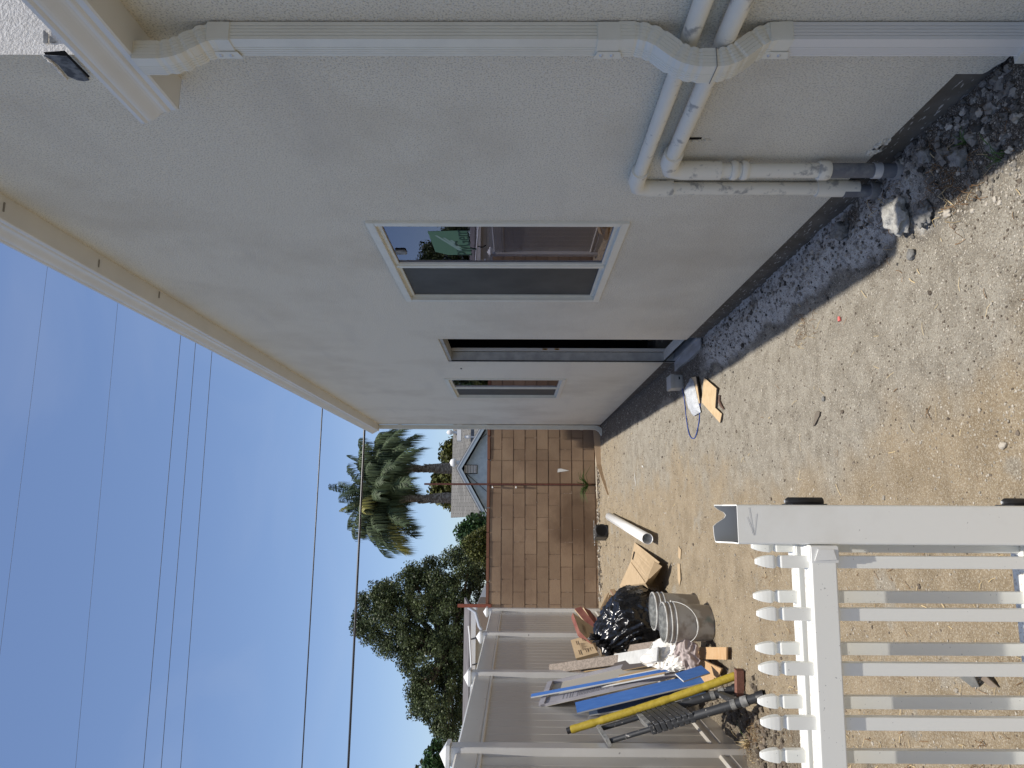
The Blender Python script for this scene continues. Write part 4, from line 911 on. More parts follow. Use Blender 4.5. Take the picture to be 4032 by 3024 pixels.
# --- black rubbish bag
vs, fs = ICO[4]; import bmesh
bmx = bmesh.new(); bmesh.ops.create_icosphere(bmx, subdivisions=6, radius=1); bg_c = V((-1.06, 7.20, .30)); kn = V((-1.29, 7.10, .66))
for v in bmx.verts:
    p = v.co.copy(); r = 1+.16*noise.noise(p*1.5+V((4, 0, 0)))
    kd = (kn-bg_c).normalized(); al = max(0, p.dot(kd)); perp = (p-kd*p.dot(kd))
    ang = math.atan2(perp.dot(kd.orthogonal()), perp.dot(kd.cross(kd.orthogonal())))
    r -= .045*(1-abs(sin(ang*8+3*noise.noise(p*2))))**2*(.15+al)*1.7
    ri = 1-abs(noise.noise(p*2.6+V((9, 1, 0))))*2; r += .07*ri**3 if ri > 0 else 0
    ri = 1-abs(noise.noise(p*6+V((2, 5, 0))))*2.2; r += .025*max(0, ri)**3
    q = V((p.x*.285*r, p.y*.33*r, p.z*.34*r))
    if al > .72: q = q*(1+.45*((al-.72)/.28)**1.6)
    q = q+bg_c; q.z = max(q.z, gz(q.x, q.y)+.003); v.co = q
bmx.verts.index_update()
bgm = MB().add([v.co.copy() for v in bmx.verts], [[v.index for v in f.verts] for f in bmx.faces], 0, True); bmx.free()
bgo = thing('rubbish_bag', 'full knotted black plastic rubbish bag in front of the cartons', 'rubbish bag', (bg_c.x, bg_c.y, .05))
obj('bag_body', bgm, 'bag', bgo)
kt = MB(); rk = random.Random(4)                       # ruffled mouth above the knot
for j in range(9):
    a = j*.7+rk.random()*.4; up_ = (kn-bg_c).normalized(); s1_ = up_.orthogonal().normalized(); s2_ = up_.cross(s1_)
    d = (s1_*cos(a)+s2_*sin(a)+up_*.55).normalized(); sd = d.cross(up_).normalized(); l = rk.uniform(.10, .19); vs = []
    for u_ in range(8):
        for v_ in range(6):
            uu = u_/7; vv = v_/5-.5; wdt = .02+.16*uu
            vs.append(kn-up_*.05+d*l*uu+sd*vv*wdt+up_*(.03*sin(vv*14+j)+.02*sin(uu*7+j)))
    kt.add(vs, [(x*6+y, x*6+y+1, (x+1)*6+y+1, (x+1)*6+y) for x in range(7) for y in range(5)], 0, True)
obj('knot', kt, 'bag', bgo)
tl = MB(); c0 = V((-.88, 7.02, .08))
tl.tube([V((-.93, 7.02, .20)), V((-.87, 6.97, .12)), V((-.83, 6.93, .06)), V((-.81, 6.91, .07))], [.12, .10, .05, .015], 14); obj('bag_tail', tl, 'bag', bgo)
# --- cartons behind the bag
gc = 'flattened cartons piled behind the rubbish bag'
def carton(lab, pts, t, mt='card', me='card', ink=None):
    o = board('cardboard_box', lab, 'cardboard box', pts, t, mt, me, gc); return o
def cY(x, y, yy): return c7(1, yy, x, y)
o1 = carton('upright tan carton with a dark red edge left of the bag', [cY(945, 362, 8.15), cY(1085, 460, 8.05), cY(1112, 612, 7.80), cY(990, 485, 7.95)], .07, 'card', 'card_dark')
o2 = carton('printed tan carton leaning on the fence, lowest on the left of the pile', [cY(930, 545, 8.0), cY(1045, 512, 7.95), cY(1112, 628, 7.75), cY(965, 668, 7.80)], .05)
pr = MB(); nq = [cY(930, 545, 7.985), cY(1045, 512, 7.935), cY(1112, 628, 7.735), cY(965, 668, 7.785)]
def onq(u_, v_): return (nq[0]*(1-u_)+nq[1]*u_)*(1-v_)+(nq[3]*(1-u_)+nq[2]*u_)*v_
for (u0, u1, v0, v1) in ((.25, .30, .12, .34), (.62, .66, .08, .22), (.72, .76, .12, .26), (.22, .27, .62, .88), (.55, .59, .66, .84), (.68, .71, .64, .80), (.79, .82, .62, .72)):
    pr.slab([onq(u0, v0), onq(u1, v0), onq(u1, v1), onq(u0, v1)], V((0, -.001, 0)))
for k in range(9): pr.slab([onq(.36, .30+.045*k), onq(.36+.16+.08*(k % 3), .30+.045*k), onq(.36+.16+.08*(k % 3), .312+.045*k), onq(.36, .312+.045*k)], V((0, -.001, 0)))
obj('printing', pr, 'ink', o2)
pr = MB(); nq = [cY(945, 362, 8.135), cY(1085, 460, 8.035), cY(1112, 612, 7.785), cY(990, 485, 7.935)]
for k in range(5): pr.slab([onq(.35+.035*k, .30), onq(.365+.035*k, .30), onq(.365+.035*k, .72), onq(.35+.035*k, .72)], V((0, -.001, 0)))
obj('printing', pr, 'ink', o1)
carton('dark red sided flat carton sticking up behind the tan one', [cY(955, 335, 8.5), cY(1000, 320, 8.5), cY(1130, 480, 8.1), cY(1090, 500, 8.1)], .03, 'card_dark', 'card')
carton('dark red carton flap slanting up between pile and bag', [cY(1015, 325, 8.7), cY(1060, 345, 8.7), cY(1160, 470, 8.2), cY(1120, 490, 8.2)], .03, 'card_dark', 'card')
carton('plain tan carton edge standing left of the bag knot', [cY(1095, 470, 7.9), cY(1120, 465, 7.9), cY(1165, 640, 7.6), cY(1135, 645, 7.6)], .03)
carton('tan carton panel half hidden under the left of the bag', [cY(1160, 520, 7.7), cY(1250, 545, 7.7), cY(1270, 600, 7.55), cY(1180, 640, 7.6)], .02)
carton('torn open carton flap standing behind the bag near the block wall', [cY(1160, 240, 9.4), cY(1185, 225, 9.4), cY(1150, 340, 8.9), cY(1125, 340, 8.9)], .012)
carton('brown carton side showing between torn flap and bag', [cY(1190, 240, 9.2), cY(1245, 255, 9.2), cY(1215, 380, 8.5), cY(1140, 370, 8.6)], .015, 'card')
carton('reddish carton end above the bag beside the big open sheet', [cY(1195, 205, 9.5), cY(1225, 200, 9.5), cY(1265, 280, 9.0), cY(1230, 265, 9.0)], .02, 'card', 'card_dark')
# --- big opened cardboard sheet with a hand hole
def cz(x, y, z): return e4(2, z, x, y)
sh = thing('cardboard_sheet', 'big unfolded tan carton with a hand hole lying open on the dirt', 'cardboard', (-.6, 7.6, .1))
g1 = .115
A0, A1, A2, A3 = cz(1320, 600, .085), cz(1755, 945, .12), cz(1510, 1310, .27), cz(1250, 940, .17)
P_ = MB(); hu = [(0.10, .30), (.10, .52), (.17, .52), (.17, .30)]
def bil(Q, u_, v_): return (Q[0]*(1-u_)+Q[1]*u_)*(1-v_)+(Q[3]*(1-u_)+Q[2]*u_)*v_
Q = [A0, A1, A2, A3]; us = [0, .06, .13, 1]; vs_ = [0, .40, .80, 1]; vsn = len(vs_)
for i in range(3):
    for j in range(3):
        if i == 1 and j == 1: continue
        P_.slab([bil(Q, us[i], vs_[j]), bil(Q, us[i+1], vs_[j]), bil(Q, us[i+1], vs_[j+1]), bil(Q, us[i], vs_[j+1])], V((0, 0, -.004)))
obj('panel', P_, 'card', sh)
obj('hand_hole_shade', MB().slab([bil(Q, us[1], vs_[1])+V((0, 0, .001)), bil(Q, us[2], vs_[1])+V((0, 0, .001)), bil(Q, us[2], vs_[2])+V((0, 0, .001)), bil(Q, us[1], vs_[2])+V((0, 0, .001))], V((0, 0, .0008))), 'dark', sh)  # black plate added for the shade seen through the hole
B2, B3 = cz(1600, 1480, .16), cz(1060, 1360, .16)
obj('panel', MB().slab([A3+V((0, 0, .001)), A2+V((0, 0, .001)), B2, B3], V((0, 0, -.004))), 'card', sh)
F1 = cz(1665, 935, .20); F2 = cz(1800, 1020, .13); F3 = cz(1600, 1370, .15); F4 = cz(1510, 1305, .26)
obj('flap', MB().slab([F1, F2, F3, F4], V((.004, .004, 0))), 'card', sh)
obj('flap', MB().slab([A3, B3, cz(1160, 1540, .10), cz(1350, 1500, .14)], V((0, 0, -.004))), 'card', sh)
obj('fold_crease', MB().tube([bil(Q, .03, .985)+V((0, 0, .003)), bil(Q, .97, .985)+V((0, 0, .003))], .004, 5), 'card', sh)
# --- perforated white pipe
a_, b_ = V((-.115, 10.54, gz(-.1, 10.5)+.055)), V((-.315, 7.33, gz(-.3, 7.3)+.052)); dd = (b_-a_).normalized()
pp = thing('drain_pipe', 'white perforated drain pipe lying open end towards the camera', 'pipe', b_)
a_ = e4(2, .16, 885, 150); b_ = e4(2, .145, 1547, 538); dd = (b_-a_).normalized(); rp_ = .0575
ring = []; n_ = 28; X1 = dd.cross(V((0, 0, 1))).normalized(); X2 = X1.cross(dd)
mb = MB(); vs = []
for (pt_, r) in ((a_, rp_), (b_, rp_), (b_, rp_-.004), (a_, rp_-.004)):
    vs += [pt_+(X1*cos(2*pi*j/n_)+X2*sin(2*pi*j/n_))*r for j in range(n_)]
mb.add(vs, [(i*n_+j, i*n_+(j+1) % n_, ((i+1) % 4)*n_+(j+1) % n_, ((i+1) % 4)*n_+j) for i in range(4) for j in range(n_)], 0, True)
obj('pipe_wall', mb, 'pvc', pp); hl = MB(); LL = (b_-a_).length
for i in range(34):
    t = .03+.94*i/34; c_ = a_+dd*LL*t+(X1*sin(.25)+V((0, 0, 1))*cos(.25))*(rp_+.0005)
    hl.obox(c_, dd*.006, X1*.006, (0, 0, .0006))
obj('drain_holes', hl, 'slot', pp)
# --- small black speaker-like box at the block wall
bx = thing('black_box', 'small square black box with a round recess by the block wall', 'box', (-.37, 11.0, .13))
c_ = e4(1, 10.86, 645, 290); d_ = e4(1, 10.86, 860, 500); z0, z1 = d_.z, c_.z; an = rad(11); w_ = (c_.x-d_.x)/2/cos(an)
ux = V((cos(an), sin(an), 0)); uy = V((-sin(an), cos(an), 0)); fc = V(((c_.x+d_.x)/2, 10.86, (z0+z1)/2)); dpt = .40; hz = V((0, 0, (z1-z0)/2))
mb = MB().obox(fc+uy*dpt/2, ux*w_, uy*dpt/2, hz); cs_ = obj('case', mb, mat('black_case', (.035, .034, .032), .5, .4), bx); bevel_mod(cs_, .008)
obj('front_face', MB().obox(fc-uy*.001, ux*(w_-.012), uy*.003, hz*.90), 'black', bx)
rs = MB().lathe(fc-uy*.004, [(0, -.0), (.080, -.0), (.088, .005), (.094, .006), (.098, .0)], 40, axis=-uy); obj('round_recess', rs, 'black', bx)
obj('corner_ridge', MB().obox(fc+hz-uy*.0005, ux*w_, uy*.006, (0, 0, .005)), mat('greyplastic', (.16, .16, .16), .5, .4), bx)
obj('side_strip', MB().obox(fc-ux*(w_+.001)+uy*dpt*.5, ux*.002, uy*dpt*.42, hz*.8), mat('scuffed_side', (.22, .21, .19), .6, .4, c2=(.10, .10, .09), sc=18), bx)
text('lettering', 'INNO', .15, frame(fc+hz+uy*.22+V((0, 0, .0012)), ux, uy), mat('pale_print', (.32, .32, .31), .6, .3), bx)
# --- tile, wrapped piece, grey box and cable near the door
def onG(q, x, y, dz=0):
    p = q(2, .03, x, y)
    for _ in range(3): p = q(2, gz(p.x, p.y)+dz, x, y)
    return p
tp = [onG(e3, *p, .012) for p in ((835, 870), (785, 1235), (1060, 1530), (1080, 1400), (995, 1310), (1030, 1030))]
tz = max(p.z for p in tp); tp = [V((p.x, p.y, tz)) for p in tp]
board('floor_tile', 'notched beige floor tile lying on the dirt near the doorway', 'tile', tp, V((0, 0, -.011)), 'tile', 'darkplank')
tp = [onG(e3, *p, .012) for p in ((650, 870), (725, 860), (757, 1245), (735, 1250), (690, 960))]
tz = max(p.z for p in tp); board('tile_offcut', 'narrow beige tile offcut under the clear wrapping', 'tile', [V((p.x, p.y, tz)) for p in tp], V((0, 0, -.010)), 'tile', 'darkplank')
wp = MB(); cp = [onG(e3, *p, .02) for p in ((650, 875), (692, 925), (752, 1375), (655, 1432), (612, 1370), (555, 1030))]; k = 14
cc = sum(cp, V((0, 0, 0)))/6; vs = [cc+V((0, 0, .05))]; nR = 48
for ri in range(1, k+1):
    for j in range(nR):
        t = j/nR*6; i0 = int(t) % 6; e_ = cp[i0]*(1-t % 1)+cp[(i0+1) % 6]*(t % 1); q = cc+(e_-cc)*(ri/k)
        hgt = .034*(1-(ri/k)**4)+.010*noise.noise(V((q.x*22, q.y*22, 2)))*(1-ri/k*.7); vs.append(V((q.x, q.y, tz+.002+max(0, hgt))))
fs = [(0, 1+j, 1+(j+1) % nR) for j in range(nR)]+[(1+(r-1)*nR+j, 1+r*nR+j, 1+r*nR+(j+1) % nR, 1+(r-1)*nR+(j+1) % nR) for r in range(1, k) for j in range(nR)]
wp.add(vs, fs, 0, True); tag(obj('wrapped_parcel', wp, 'wrap', base=(cc.x, cc.y, 0)), 'crumpled whitish clear plastic wrapping between tile and cable', 'plastic wrap')
bn = thing('electrical_box', 'pale grey outdoor box standing by the footing beyond the doorway', 'box', (1.16, 6.2, .02))
c1_, c2_ = onG(e3, 520, 1022), onG(e3, 530, 880)
y0 = c1_.y; zb = gz(1.1, y0)-.005
t1, t2 = e3(1, y0, 340, 1010), e3(1, y0, 350, 830)
x0, x1, z1 = c1_.x, e3(1, y0, 500, 830).x, t1.z
obj('case', MB().box((x0, y0, zb), (x1, y0+.17, z1), bev=.006), 'bin', bn)
obj('lid', MB().box((x0-.004, y0-.004, z1-.03), (x1+.004, y0+.174, z1+.002), bev=.003), 'bin', bn)
obj('door', MB().box((x0+.015, y0-.008, zb+.02), (x1-.015, y0, z1-.035), bev=.002), 'bin', bn)
obj('carry_slot', MB().box((x1-.045, y0-.0095, zb+.05), (x1-.02, y0-.0079, z1-.08)), 'dark', bn)
def cable(lab, nm, q, pts, r, mt, dz=.006):
    P = [onG(q, x, y, dz) for x, y in pts]; Q_ = []
    for i in range(len(P)-1):
        p0, p1, p2, p3 = P[max(i-1, 0)], P[i], P[i+1], P[min(i+2, len(P)-1)]
        for s_ in range(6):
            t = s_/6; Q_.append(.5*((2*p1)+(p2-p0)*t+(2*p0-5*p1+4*p2-p3)*t*t+(3*p1-p0-3*p2+p3)*t**3))
    Q_.append(P[-1]); return tag(obj(nm, MB().tube(Q_, r, 8), mt, base=P[0]), lab, 'cable')
cable('looped blue cable coming out of the pale grey box', 'cable', e3, [(505, 1030), (540, 1250), (565, 1480), (595, 1660), (630, 1740), (660, 1755), (690, 1740), (722, 1640), (750, 1480), (762, 1300), (762, 1240)], .0045, 'bluewire')
tag(obj('dry_stick', MB().tube([onG(e3, *p, .01) for p in ((1048, 1130), (1042, 1220), (1075, 1290), (1105, 1330))], [.009, .012, .01, .004], 7), mat('stickwood', (.14, .09, .07), .9, .2), base=(.7, 4.9, 0)), 'dark twisted twig on the dirt beside the beige tile', 'twig')
sh_ = [onG(c5, *p, .006) for p in ((925, 1135), (945, 1140), (942, 1165), (915, 1222), (902, 1230), (904, 1205), (915, 1155))]
board('wood_shim', 'flat grey weathered wood shim alone in the middle of the dirt', 'wood shim', [V((p.x, p.y, .012+gz(.5, 3.4))) for p in sh_], V((0, 0, -.006)), mat('greywood', (.17, .145, .115), .9, .2), 'darkplank')
p = onG(c5, 1062, 562, .008)
tag(obj('cap_nut', MB().tube([p+V((.01, 0, 0)), p+V((-.012, -.004, 0))], [.006, .0085], 10), 'pink', base=p), 'tiny pink plastic wire cap on the dirt near the shadow edge', 'wire cap')
for nm, q, pts, lab in (('torn_card', e4, [(2085, 660), (2130, 730), (2118, 900), (2080, 860)], 'thin torn cardboard strip farther from the camera'), ('torn_card', e4, [(2070, 965), (2110, 975), (2128, 1250), (2100, 1360), (2078, 1240)], 'longer torn cardboard strip nearer the camera')):
    P = [onG(q, *p_, .008) for p_ in pts]; zz = max(p_.z for p_ in P)
    board(nm, lab, 'cardboard', [V((p_.x, p_.y, zz)) for p_ in P], V((0, 0, -.004)), 'card', 'card', 'torn cardboard strips on the dirt')
for i, (x, y, a, l) in enumerate(((.35, 8.6, .5, .10), (.47, 8.1, 1.4, .06))):
    d = V((cos(a), sin(a), 0))*l; q = V((-sin(a), cos(a), 0))*.012; z = gz(x, y)+.006; c_ = V((x, y, z))
    board('white_scrap', ('larger' if i == 0 else 'smaller')+' bright white sliver on the dirt toward the back of the yard', 'scrap', [c_-d, c_+q, c_+d, c_-q], V((0, 0, .004)), 'vinyl', 'vinyl', 'white slivers on the dirt')
# --- broken grey gutter scrap seen between the pickets
sx = -.555
sb = thing('plastic_scrap', 'broken grey plastic gutter scrap seen on the dirt between the pickets', 'scrap', (-.55, 2.45, 0))
zz = gz(-.55, 2.45)
o_ = V((0, 0, zz)); K = lambda x, y, z: onG(crop(3600, 2500, 432), x, y, z)
obj('scrap_side', MB().slab([K(905, 850, .05), K(1190, 815, .06), K(1300, 1050, .005), K(1170, 1060, .005)], V((0, 0, -.003))), mat('greyscrap', (.16, .17, .165), .5, .4, c2=(.28, .28, .26), sc=12), sb)
obj('scrap_strip', MB().slab([K(1250, 820, .03), K(1420, 815, .03), K(1690, 1060, .01), K(1545, 1060, .01)], V((0, 0, -.004))), mat('brownscrap', (.30, .25, .18), .7, .3, c2=(.18, .14, .11), sc=14), sb)
# --- weeds
def tuft(x, y, n_, lo, hi, mt, lab, seed, spread_=1.0, nm='grass_tuft'):
    r = random.Random(seed); mb = MB(); z = gz(x, y)
    for i in range(n_):
        a = r.random()*6.28; l = r.uniform(lo, hi); s_ = r.uniform(.3, 1)*spread_; b0 = V((x+r.gauss(0, .012), y+r.gauss(0, .012), z-.005)); d = V((cos(a)*s_, sin(a)*s_, 0)); sd = V((-sin(a), cos(a), 0))
        w_ = r.uniform(.0015, .0035); P = [b0+d*l*t*(.4+.6*t)+V((0, 0, l*(t-.62*t*t*s_))) for t in (0, .25, .5, .75, 1)]
        vs = []; 
        for k_, p_ in enumerate(P): ww_ = w_*(1-.9*k_/4); vs += [p_-sd*ww_, p_+sd*ww_+V((0, 0, .001))]
        mb.add(vs, [(2*k_, 2*k_+1, 2*k_+3, 2*k_+2) for k_ in range(4)])
    return tag(obj(nm, mb, mt, base=(x, y, z)), lab, 'weed')
tuft(-1.46, 4.80, 26, .05, .16, 'straw', 'dry straw tuft at the foot of the nearest fence post', 3)
tuft(-1.44, 4.86, 5, .08, .15, 'grass', 'few green blades beside the nearest fence post', 6)
tuft(1.20, 2.20, 9, .05, .13, 'grass', 'dark green weed blades in the shade beside the downspout', 9, 1.2)
tuft(1.08, 2.05, 12, .04, .09, 'grass', 'low green sprigs near the bottom of the near downspout', 12, 1.3)
tuft(1.05, 11.98, 22, .08, .2, 'straw', 'dry weed tuft against the foot of the block wall by the house corner', 15)
tuft(-.55, 12.02, 14, .05, .12, 'leaf3', 'low green weeds at the foot of the block wall behind the cardboard', 18, 1.4)

# ================================================================ BEYOND THE WALLS
def leafcloud(mb, centres, n_per, rad_, size, r, sq=(1, 1, .8)):
    for (c_, s_) in centres:
        for i in range(n_per):
            d = V((r.gauss(0, 1), r.gauss(0, 1), r.gauss(0, 1))).normalized()*(r.random()**.45)*rad_*s_
            p = c_+V((d.x*sq[0], d.y*sq[1], d.z*sq[2])); a = V((r.uniform(-1, 1), r.uniform(-1, 1), r.uniform(-.6, .6))).normalized(); b_ = a.orthogonal()
            b_ = Matrix.Rotation(r.random()*6.28, 3, a) @ b_; l = size*r.uniform(.6, 1.3)
            mb.add([p-a*l, p+b_*l*.45, p+a*l, p-b_*l*.45], [(0, 1, 2, 3)])
def inpoly(x, y, P):
    k = False; j = len(P)-1
    for i in range(len(P)):
        if (P[i][1] > y) != (P[j][1] > y) and x < (P[j][0]-P[i][0])*(y-P[i][1])/(P[j][1]-P[i][1])+P[i][0]: k = not k
        j = i
    return k
def tree(name, lab, D, px, nclump, nleaf, crad, lsize, mt, trunk, seed, depth=1.0, grp='trees behind the walls'):
    # px: crown silhouette measured in the photograph, set at its own distance D with real depth
    P = [at(1, D, x, y) for x, y in px]; P2 = [(p.x, p.z) for p in P]; r = random.Random(seed)
    x0, x1 = min(p[0] for p in P2), max(p[0] for p in P2); z0, z1 = min(p[1] for p in P2), max(p[1] for p in P2)
    cs = []; tries = 0
    while len(cs) < nclump and tries < 60000:
        tries += 1; x, z = r.uniform(x0, x1), r.uniform(z0, z1)
        if not inpoly(x, z, P2): continue
        e_ = min(math.hypot(x-((a[0]+b_[0])/2), z-((a[1]+b_[1])/2)) for a, b_ in zip(P2, P2[1:]+P2[:1]))
        hw = min(1, e_/1.2); y = D+r.uniform(-1, 1)*depth*(.35+hw); cs.append((V((x, y, z)), r.uniform(.6, 1.2)))
    base = V((trunk, D, .1)); t = thing(name, lab, 'tree', base, grp)
    mb = MB(); leafcloud(mb, cs, nleaf, crad, lsize, r); obj('crown', mb, mt, t)
    tb_ = MB().tube([base, base+V((.1, 0, (z0+z1)*.35)), base+V((0, .1, (z0+z1)*.5))], [.24, .18, .10], 10)
    for c_, s_ in cs[::9]:
        m0 = base+V((0, 0, (z0+z1)*.40)); tb_.tube([m0, (m0+c_)/2+V((0, 0, -.1)), c_], [.07, .045, .012], 5)
    obj('trunk', tb_, 'bark', t); return t
def k6(pts): return [(1300+x*1400/2212, 1600+y*1400/2212) for x, y in pts]
big = k6([(985, 1240), (985, 900), (900, 830), (850, 860), (800, 880), (740, 930), (690, 950), (620, 960), (540, 1010), (490, 1005), (440, 1050), (360, 1075), (330, 1110), (240, 1160), (175, 1210), (160, 1280), (190, 1310), (150, 1370), (175, 1440), (270, 1460), (300, 1500), (390, 1560)])
big += [(1560, 2590), (1620, 2640), (1625, 2700), (1590, 2770), (1640, 2840), (1700, 2830), (1745, 2900), (1800, 2930), (1830, 2700), (1870, 2600), (1900, 2400), (1915, 2385)]
tree('broadleaf_tree', 'largest dense dark green tree rising over the white fence and block wall', 24, big, 600, 210, .33, .038, 'leaf', -4.6, 5, 1.5)
s1_ = k6([(985, 1000), (985, 700), (900, 690), (860, 720), (790, 760), (800, 820), (850, 850), (900, 900), (960, 990)])
tree('bushy_tree', 'bright green bushy tree between the palms and the big dark tree', 22, s1_, 60, 90, .28, .06, 'leaf2', -1.0, 6, .7)
s2_ = k6([(985, 980), (985, 760), (930, 780), (880, 800), (840, 830), (850, 890), (900, 940)])
tree('shrub_tree', 'olive yellow shrub peeping over the block wall beside the gable', 19, s2_, 55, 110, .2, .035, 'leaf3', -.9, 7, .5)
s3_ = k6([(800, 200), (770, 240), (720, 260), (700, 290), (690, 380), (650, 420), (645, 500), (650, 560), (720, 600), (770, 610), (800, 580), (800, 420)])
tree('bushy_tree', 'yellow green leafy tree behind the palm trunks and gable roof', 44, s3_, 60, 60, .55, .16, 'leaf3', 1.2, 8, 1.2)
s4_ = [(1700, 2900), (1690, 2940), (1670, 2985), (1700, 3060), (1750, 3060), (1750, 2930)]
tree('conifer', 'small light green feathery tree top at the left above the nearest fence post', 16, s4_, 22, 70, .14, .05, 'leaf2', -6.0, 9, .4)
tree('broadleaf_tree', 'dark green tree farther left behind the white sided house', 30, [(1500, 3000), (1450, 3200), (1500, 3500), (1700, 3600), (1900, 3500), (1850, 3100), (1790, 2990)], 120, 60, .6, .12, 'leaf', -13, 10, 1.5)
# --- queen palms
def palm(lab, D, base_px, top_px, R_, nf, seed, lean_=0, yel=False):
    r = random.Random(seed); T = at(1, D, *top_px); Bp = at(1, D, *base_px); base = V((Bp.x, D, 0)); t = thing('palm_tree', lab, 'palm tree', base, 'queen palms behind the gable house')
    pts, rr = [], []
    H0 = T.z
    for i in range(26):
        s_ = i/25; pts.append(V((base.x+(T.x-base.x)*s_, D, H0*s_))); rr.append(.12+.13*max(0, min(1, (s_-.2)/.15))*max(0, min(1, (.86-s_)/.16))+.04*r.random())
    obj('trunk', MB().tube(pts, rr, 14), 'trunk', t)
    st_ = MB()                                          # old leaf bases hugging the trunk
    for i in range(60):
        a = r.random()*6.28; z = H0*r.uniform(.55, .93); p = V((T.x+cos(a)*.12, D+sin(a)*.12, z)); st_.tube([p, p+V((cos(a)*.10, sin(a)*.10, .35))], [.07, .02], 5)
    for i in range(4):
        a = r.random()*6.28; st_.tube([T+V((0, 0, -.5)), T+V((cos(a)*.35, sin(a)*.35, .4)), T+V((cos(a)*.7, sin(a)*.7, .9))], [.11, .07, .04], 6)
    obj('leaf_bases', st_, 'trunk', t)
    fr2 = MB(); C0 = T+V((0, 0, .15))
    for k_ in range(nf):
        a = k_*2.399+r.random()*.4; el = rad(80*(k_/nf)**.8+r.uniform(-8, 8)) if k_ < nf-2 else rad(87); L_ = R_*r.uniform(.85, 1.1)
        d = V((cos(a)*cos(el), sin(a)*cos(el), sin(el))); spine = []; p = C0.copy(); v = (d+V((0, 0, .25))).normalized(); n_ = 24; lim = .55 if k_ >= nf-2 else 1
        for i in range(n_):
            spine.append(p.copy()); p = p+v*(L_/n_); v = (v+V((lean_*.01, 0, -(.035+.16*(i/n_)**1.3)*lim))).normalized()
        fr2.tube(spine[::2]+[spine[-1]], [.03*(1-.8*j/12) for j in range(len(spine[::2])+1)], 4, 0, caps=False)
        for i in range(4, n_):
            tdir = (spine[i]-spine[i-1]).normalized(); sd = tdir.cross(V((0, 0, 1)))
            if sd.length < .1: sd = V((1, 0, 0))
            sd.normalize(); ll = 1.02*sin(pi*(.15+.78*i/n_))**.6
            for s_ in (-1, 1):
                for q in range(5):
                    o_ = spine[i-1]+(spine[i]-spine[i-1])*(q/5); dr_ = (sd*s_*r.uniform(.45, 1.1)+tdir*r.uniform(.2, .7)+V((0, 0, r.uniform(-.5, .3)))).normalized()
                    l = ll*r.uniform(.65, 1.15); m_ = o_+dr_*l*.32+V((0, 0, -l*.12)); e_ = o_+dr_*l*.42+V((0, 0, -l*.85)); w_ = tdir.cross(dr_).cross(dr_).normalized()*.012
                    fr2.add([o_-w_, o_+w_, m_+w_*1.5, e_, m_-w_*1.5], [(0, 1, 2, 4), (4, 2, 3)], 1 if (yel and k_ % 12 == 4) else 0)
    obj('fronds', fr2, ['frond', 'frond_y'], t); return t
q6 = lambda x, y: (1300+x*1400/2212, 1600+y*1400/2212)
palm('queen palm on the right with a tall centre frond, behind the gable peak', 36, q6(800, 385), q6(425, 385), 2.5, 44, 3, 1.0)
palm('queen palm on the left with wide drooping fronds and yellow flower stalks', 35, q6(800, 555), q6(430, 575), 3.2, 54, 8, -1.5, yel=True)
# --- neighbour's gabled house
nh = thing('gable_house', 'pale blue stucco house with grey shingle roof behind the block wall', 'house', (2, 30, 0))
D = 27
ap = at(1, D, *q6(790, 387)); lft = at(1, D, *q6(970, 718)); hw = (ap.x-lft.x); sl = (ap.z-lft.z)/hw; ex_ = 3.4
El, Er = ap.x-ex_, ap.x+ex_; ez = ap.z-sl*ex_
obj('wall', MB().prism([(El+.3, 0), (Er-.3, 0), (Er-.3, ez+sl*.3-.22), (ap.x, ap.z-.22), (El+.3, ez+sl*.3-.22)], 1, D+.35, D+.5), 'bluegrey', nh)
def gslab(x0, z0, x1, z1, y0, y1, t): return MB().slab([(x0, y0, z0), (x1, y0, z1), (x1, y1, z1), (x0, y1, z0)], V((0, 0, t)))
for (xe, ze) in ((El, ez), (Er, ez)):
    obj('gable_roof', gslab(xe, ze, ap.x, ap.z, D, D+5, .05), 'shingle', nh)
    obj('fascia', MB().slab([(xe, D-.02, ze-.17), (ap.x, D-.02, ap.z-.17), (ap.x, D-.02, ap.z-.03), (xe, D-.02, ze-.03)], V((0, .03, 0))), 'trim', nh)
    obj('fascia_edge', MB().slab([(xe, D-.03, ze-.03), (ap.x, D-.03, ap.z-.03), (ap.x, D-.03, ap.z+.02), (xe, D-.03, ze+.02)], V((0, .03, 0))), 'galv', nh)
rl, rr_ = at(1, 31.5, *q6(763, 683)), at(1, 31.5, *q6(788, 100)); zr_ = rr_.z+.02; xl = at(1, 29, *q6(800, 683)).x
mr = MB().slab([(xl, 28.4, zr_-1.25), (14, 28.4, zr_-1.25), (14, 31.5, zr_), (xl-.1, 31.5, zr_+.12)], V((0, 0, .05)))
mro = obj('main_roof', mr, 'shingle', nh)
obj('wall', MB().box((xl+.3, 28.9, 0), (14, 34, zr_-1.15)), 'bluegrey', nh)
vt0, vt1 = at(1, D+.3, *q6(835, 415)), at(1, D+.3, *q6(913, 367))
vt = MB().box((vt0.x-.02, D+.31, vt1.z-.02), (vt1.x+.02, D+.345, vt0.z+.02)); vo = obj('gable_vent', vt, 'dark', nh); lv = MB()
for i in range(8): z = vt1.z+(vt0.z-vt1.z)*(i+.5)/8; lv.slab([(vt0.x, D+.30, z-.015), (vt1.x, D+.30, z-.015), (vt1.x, D+.27, z-.01), (vt0.x, D+.27, z-.01)], V((0, 0, .034)))
obj('louvres', lv, 'siding', vo)
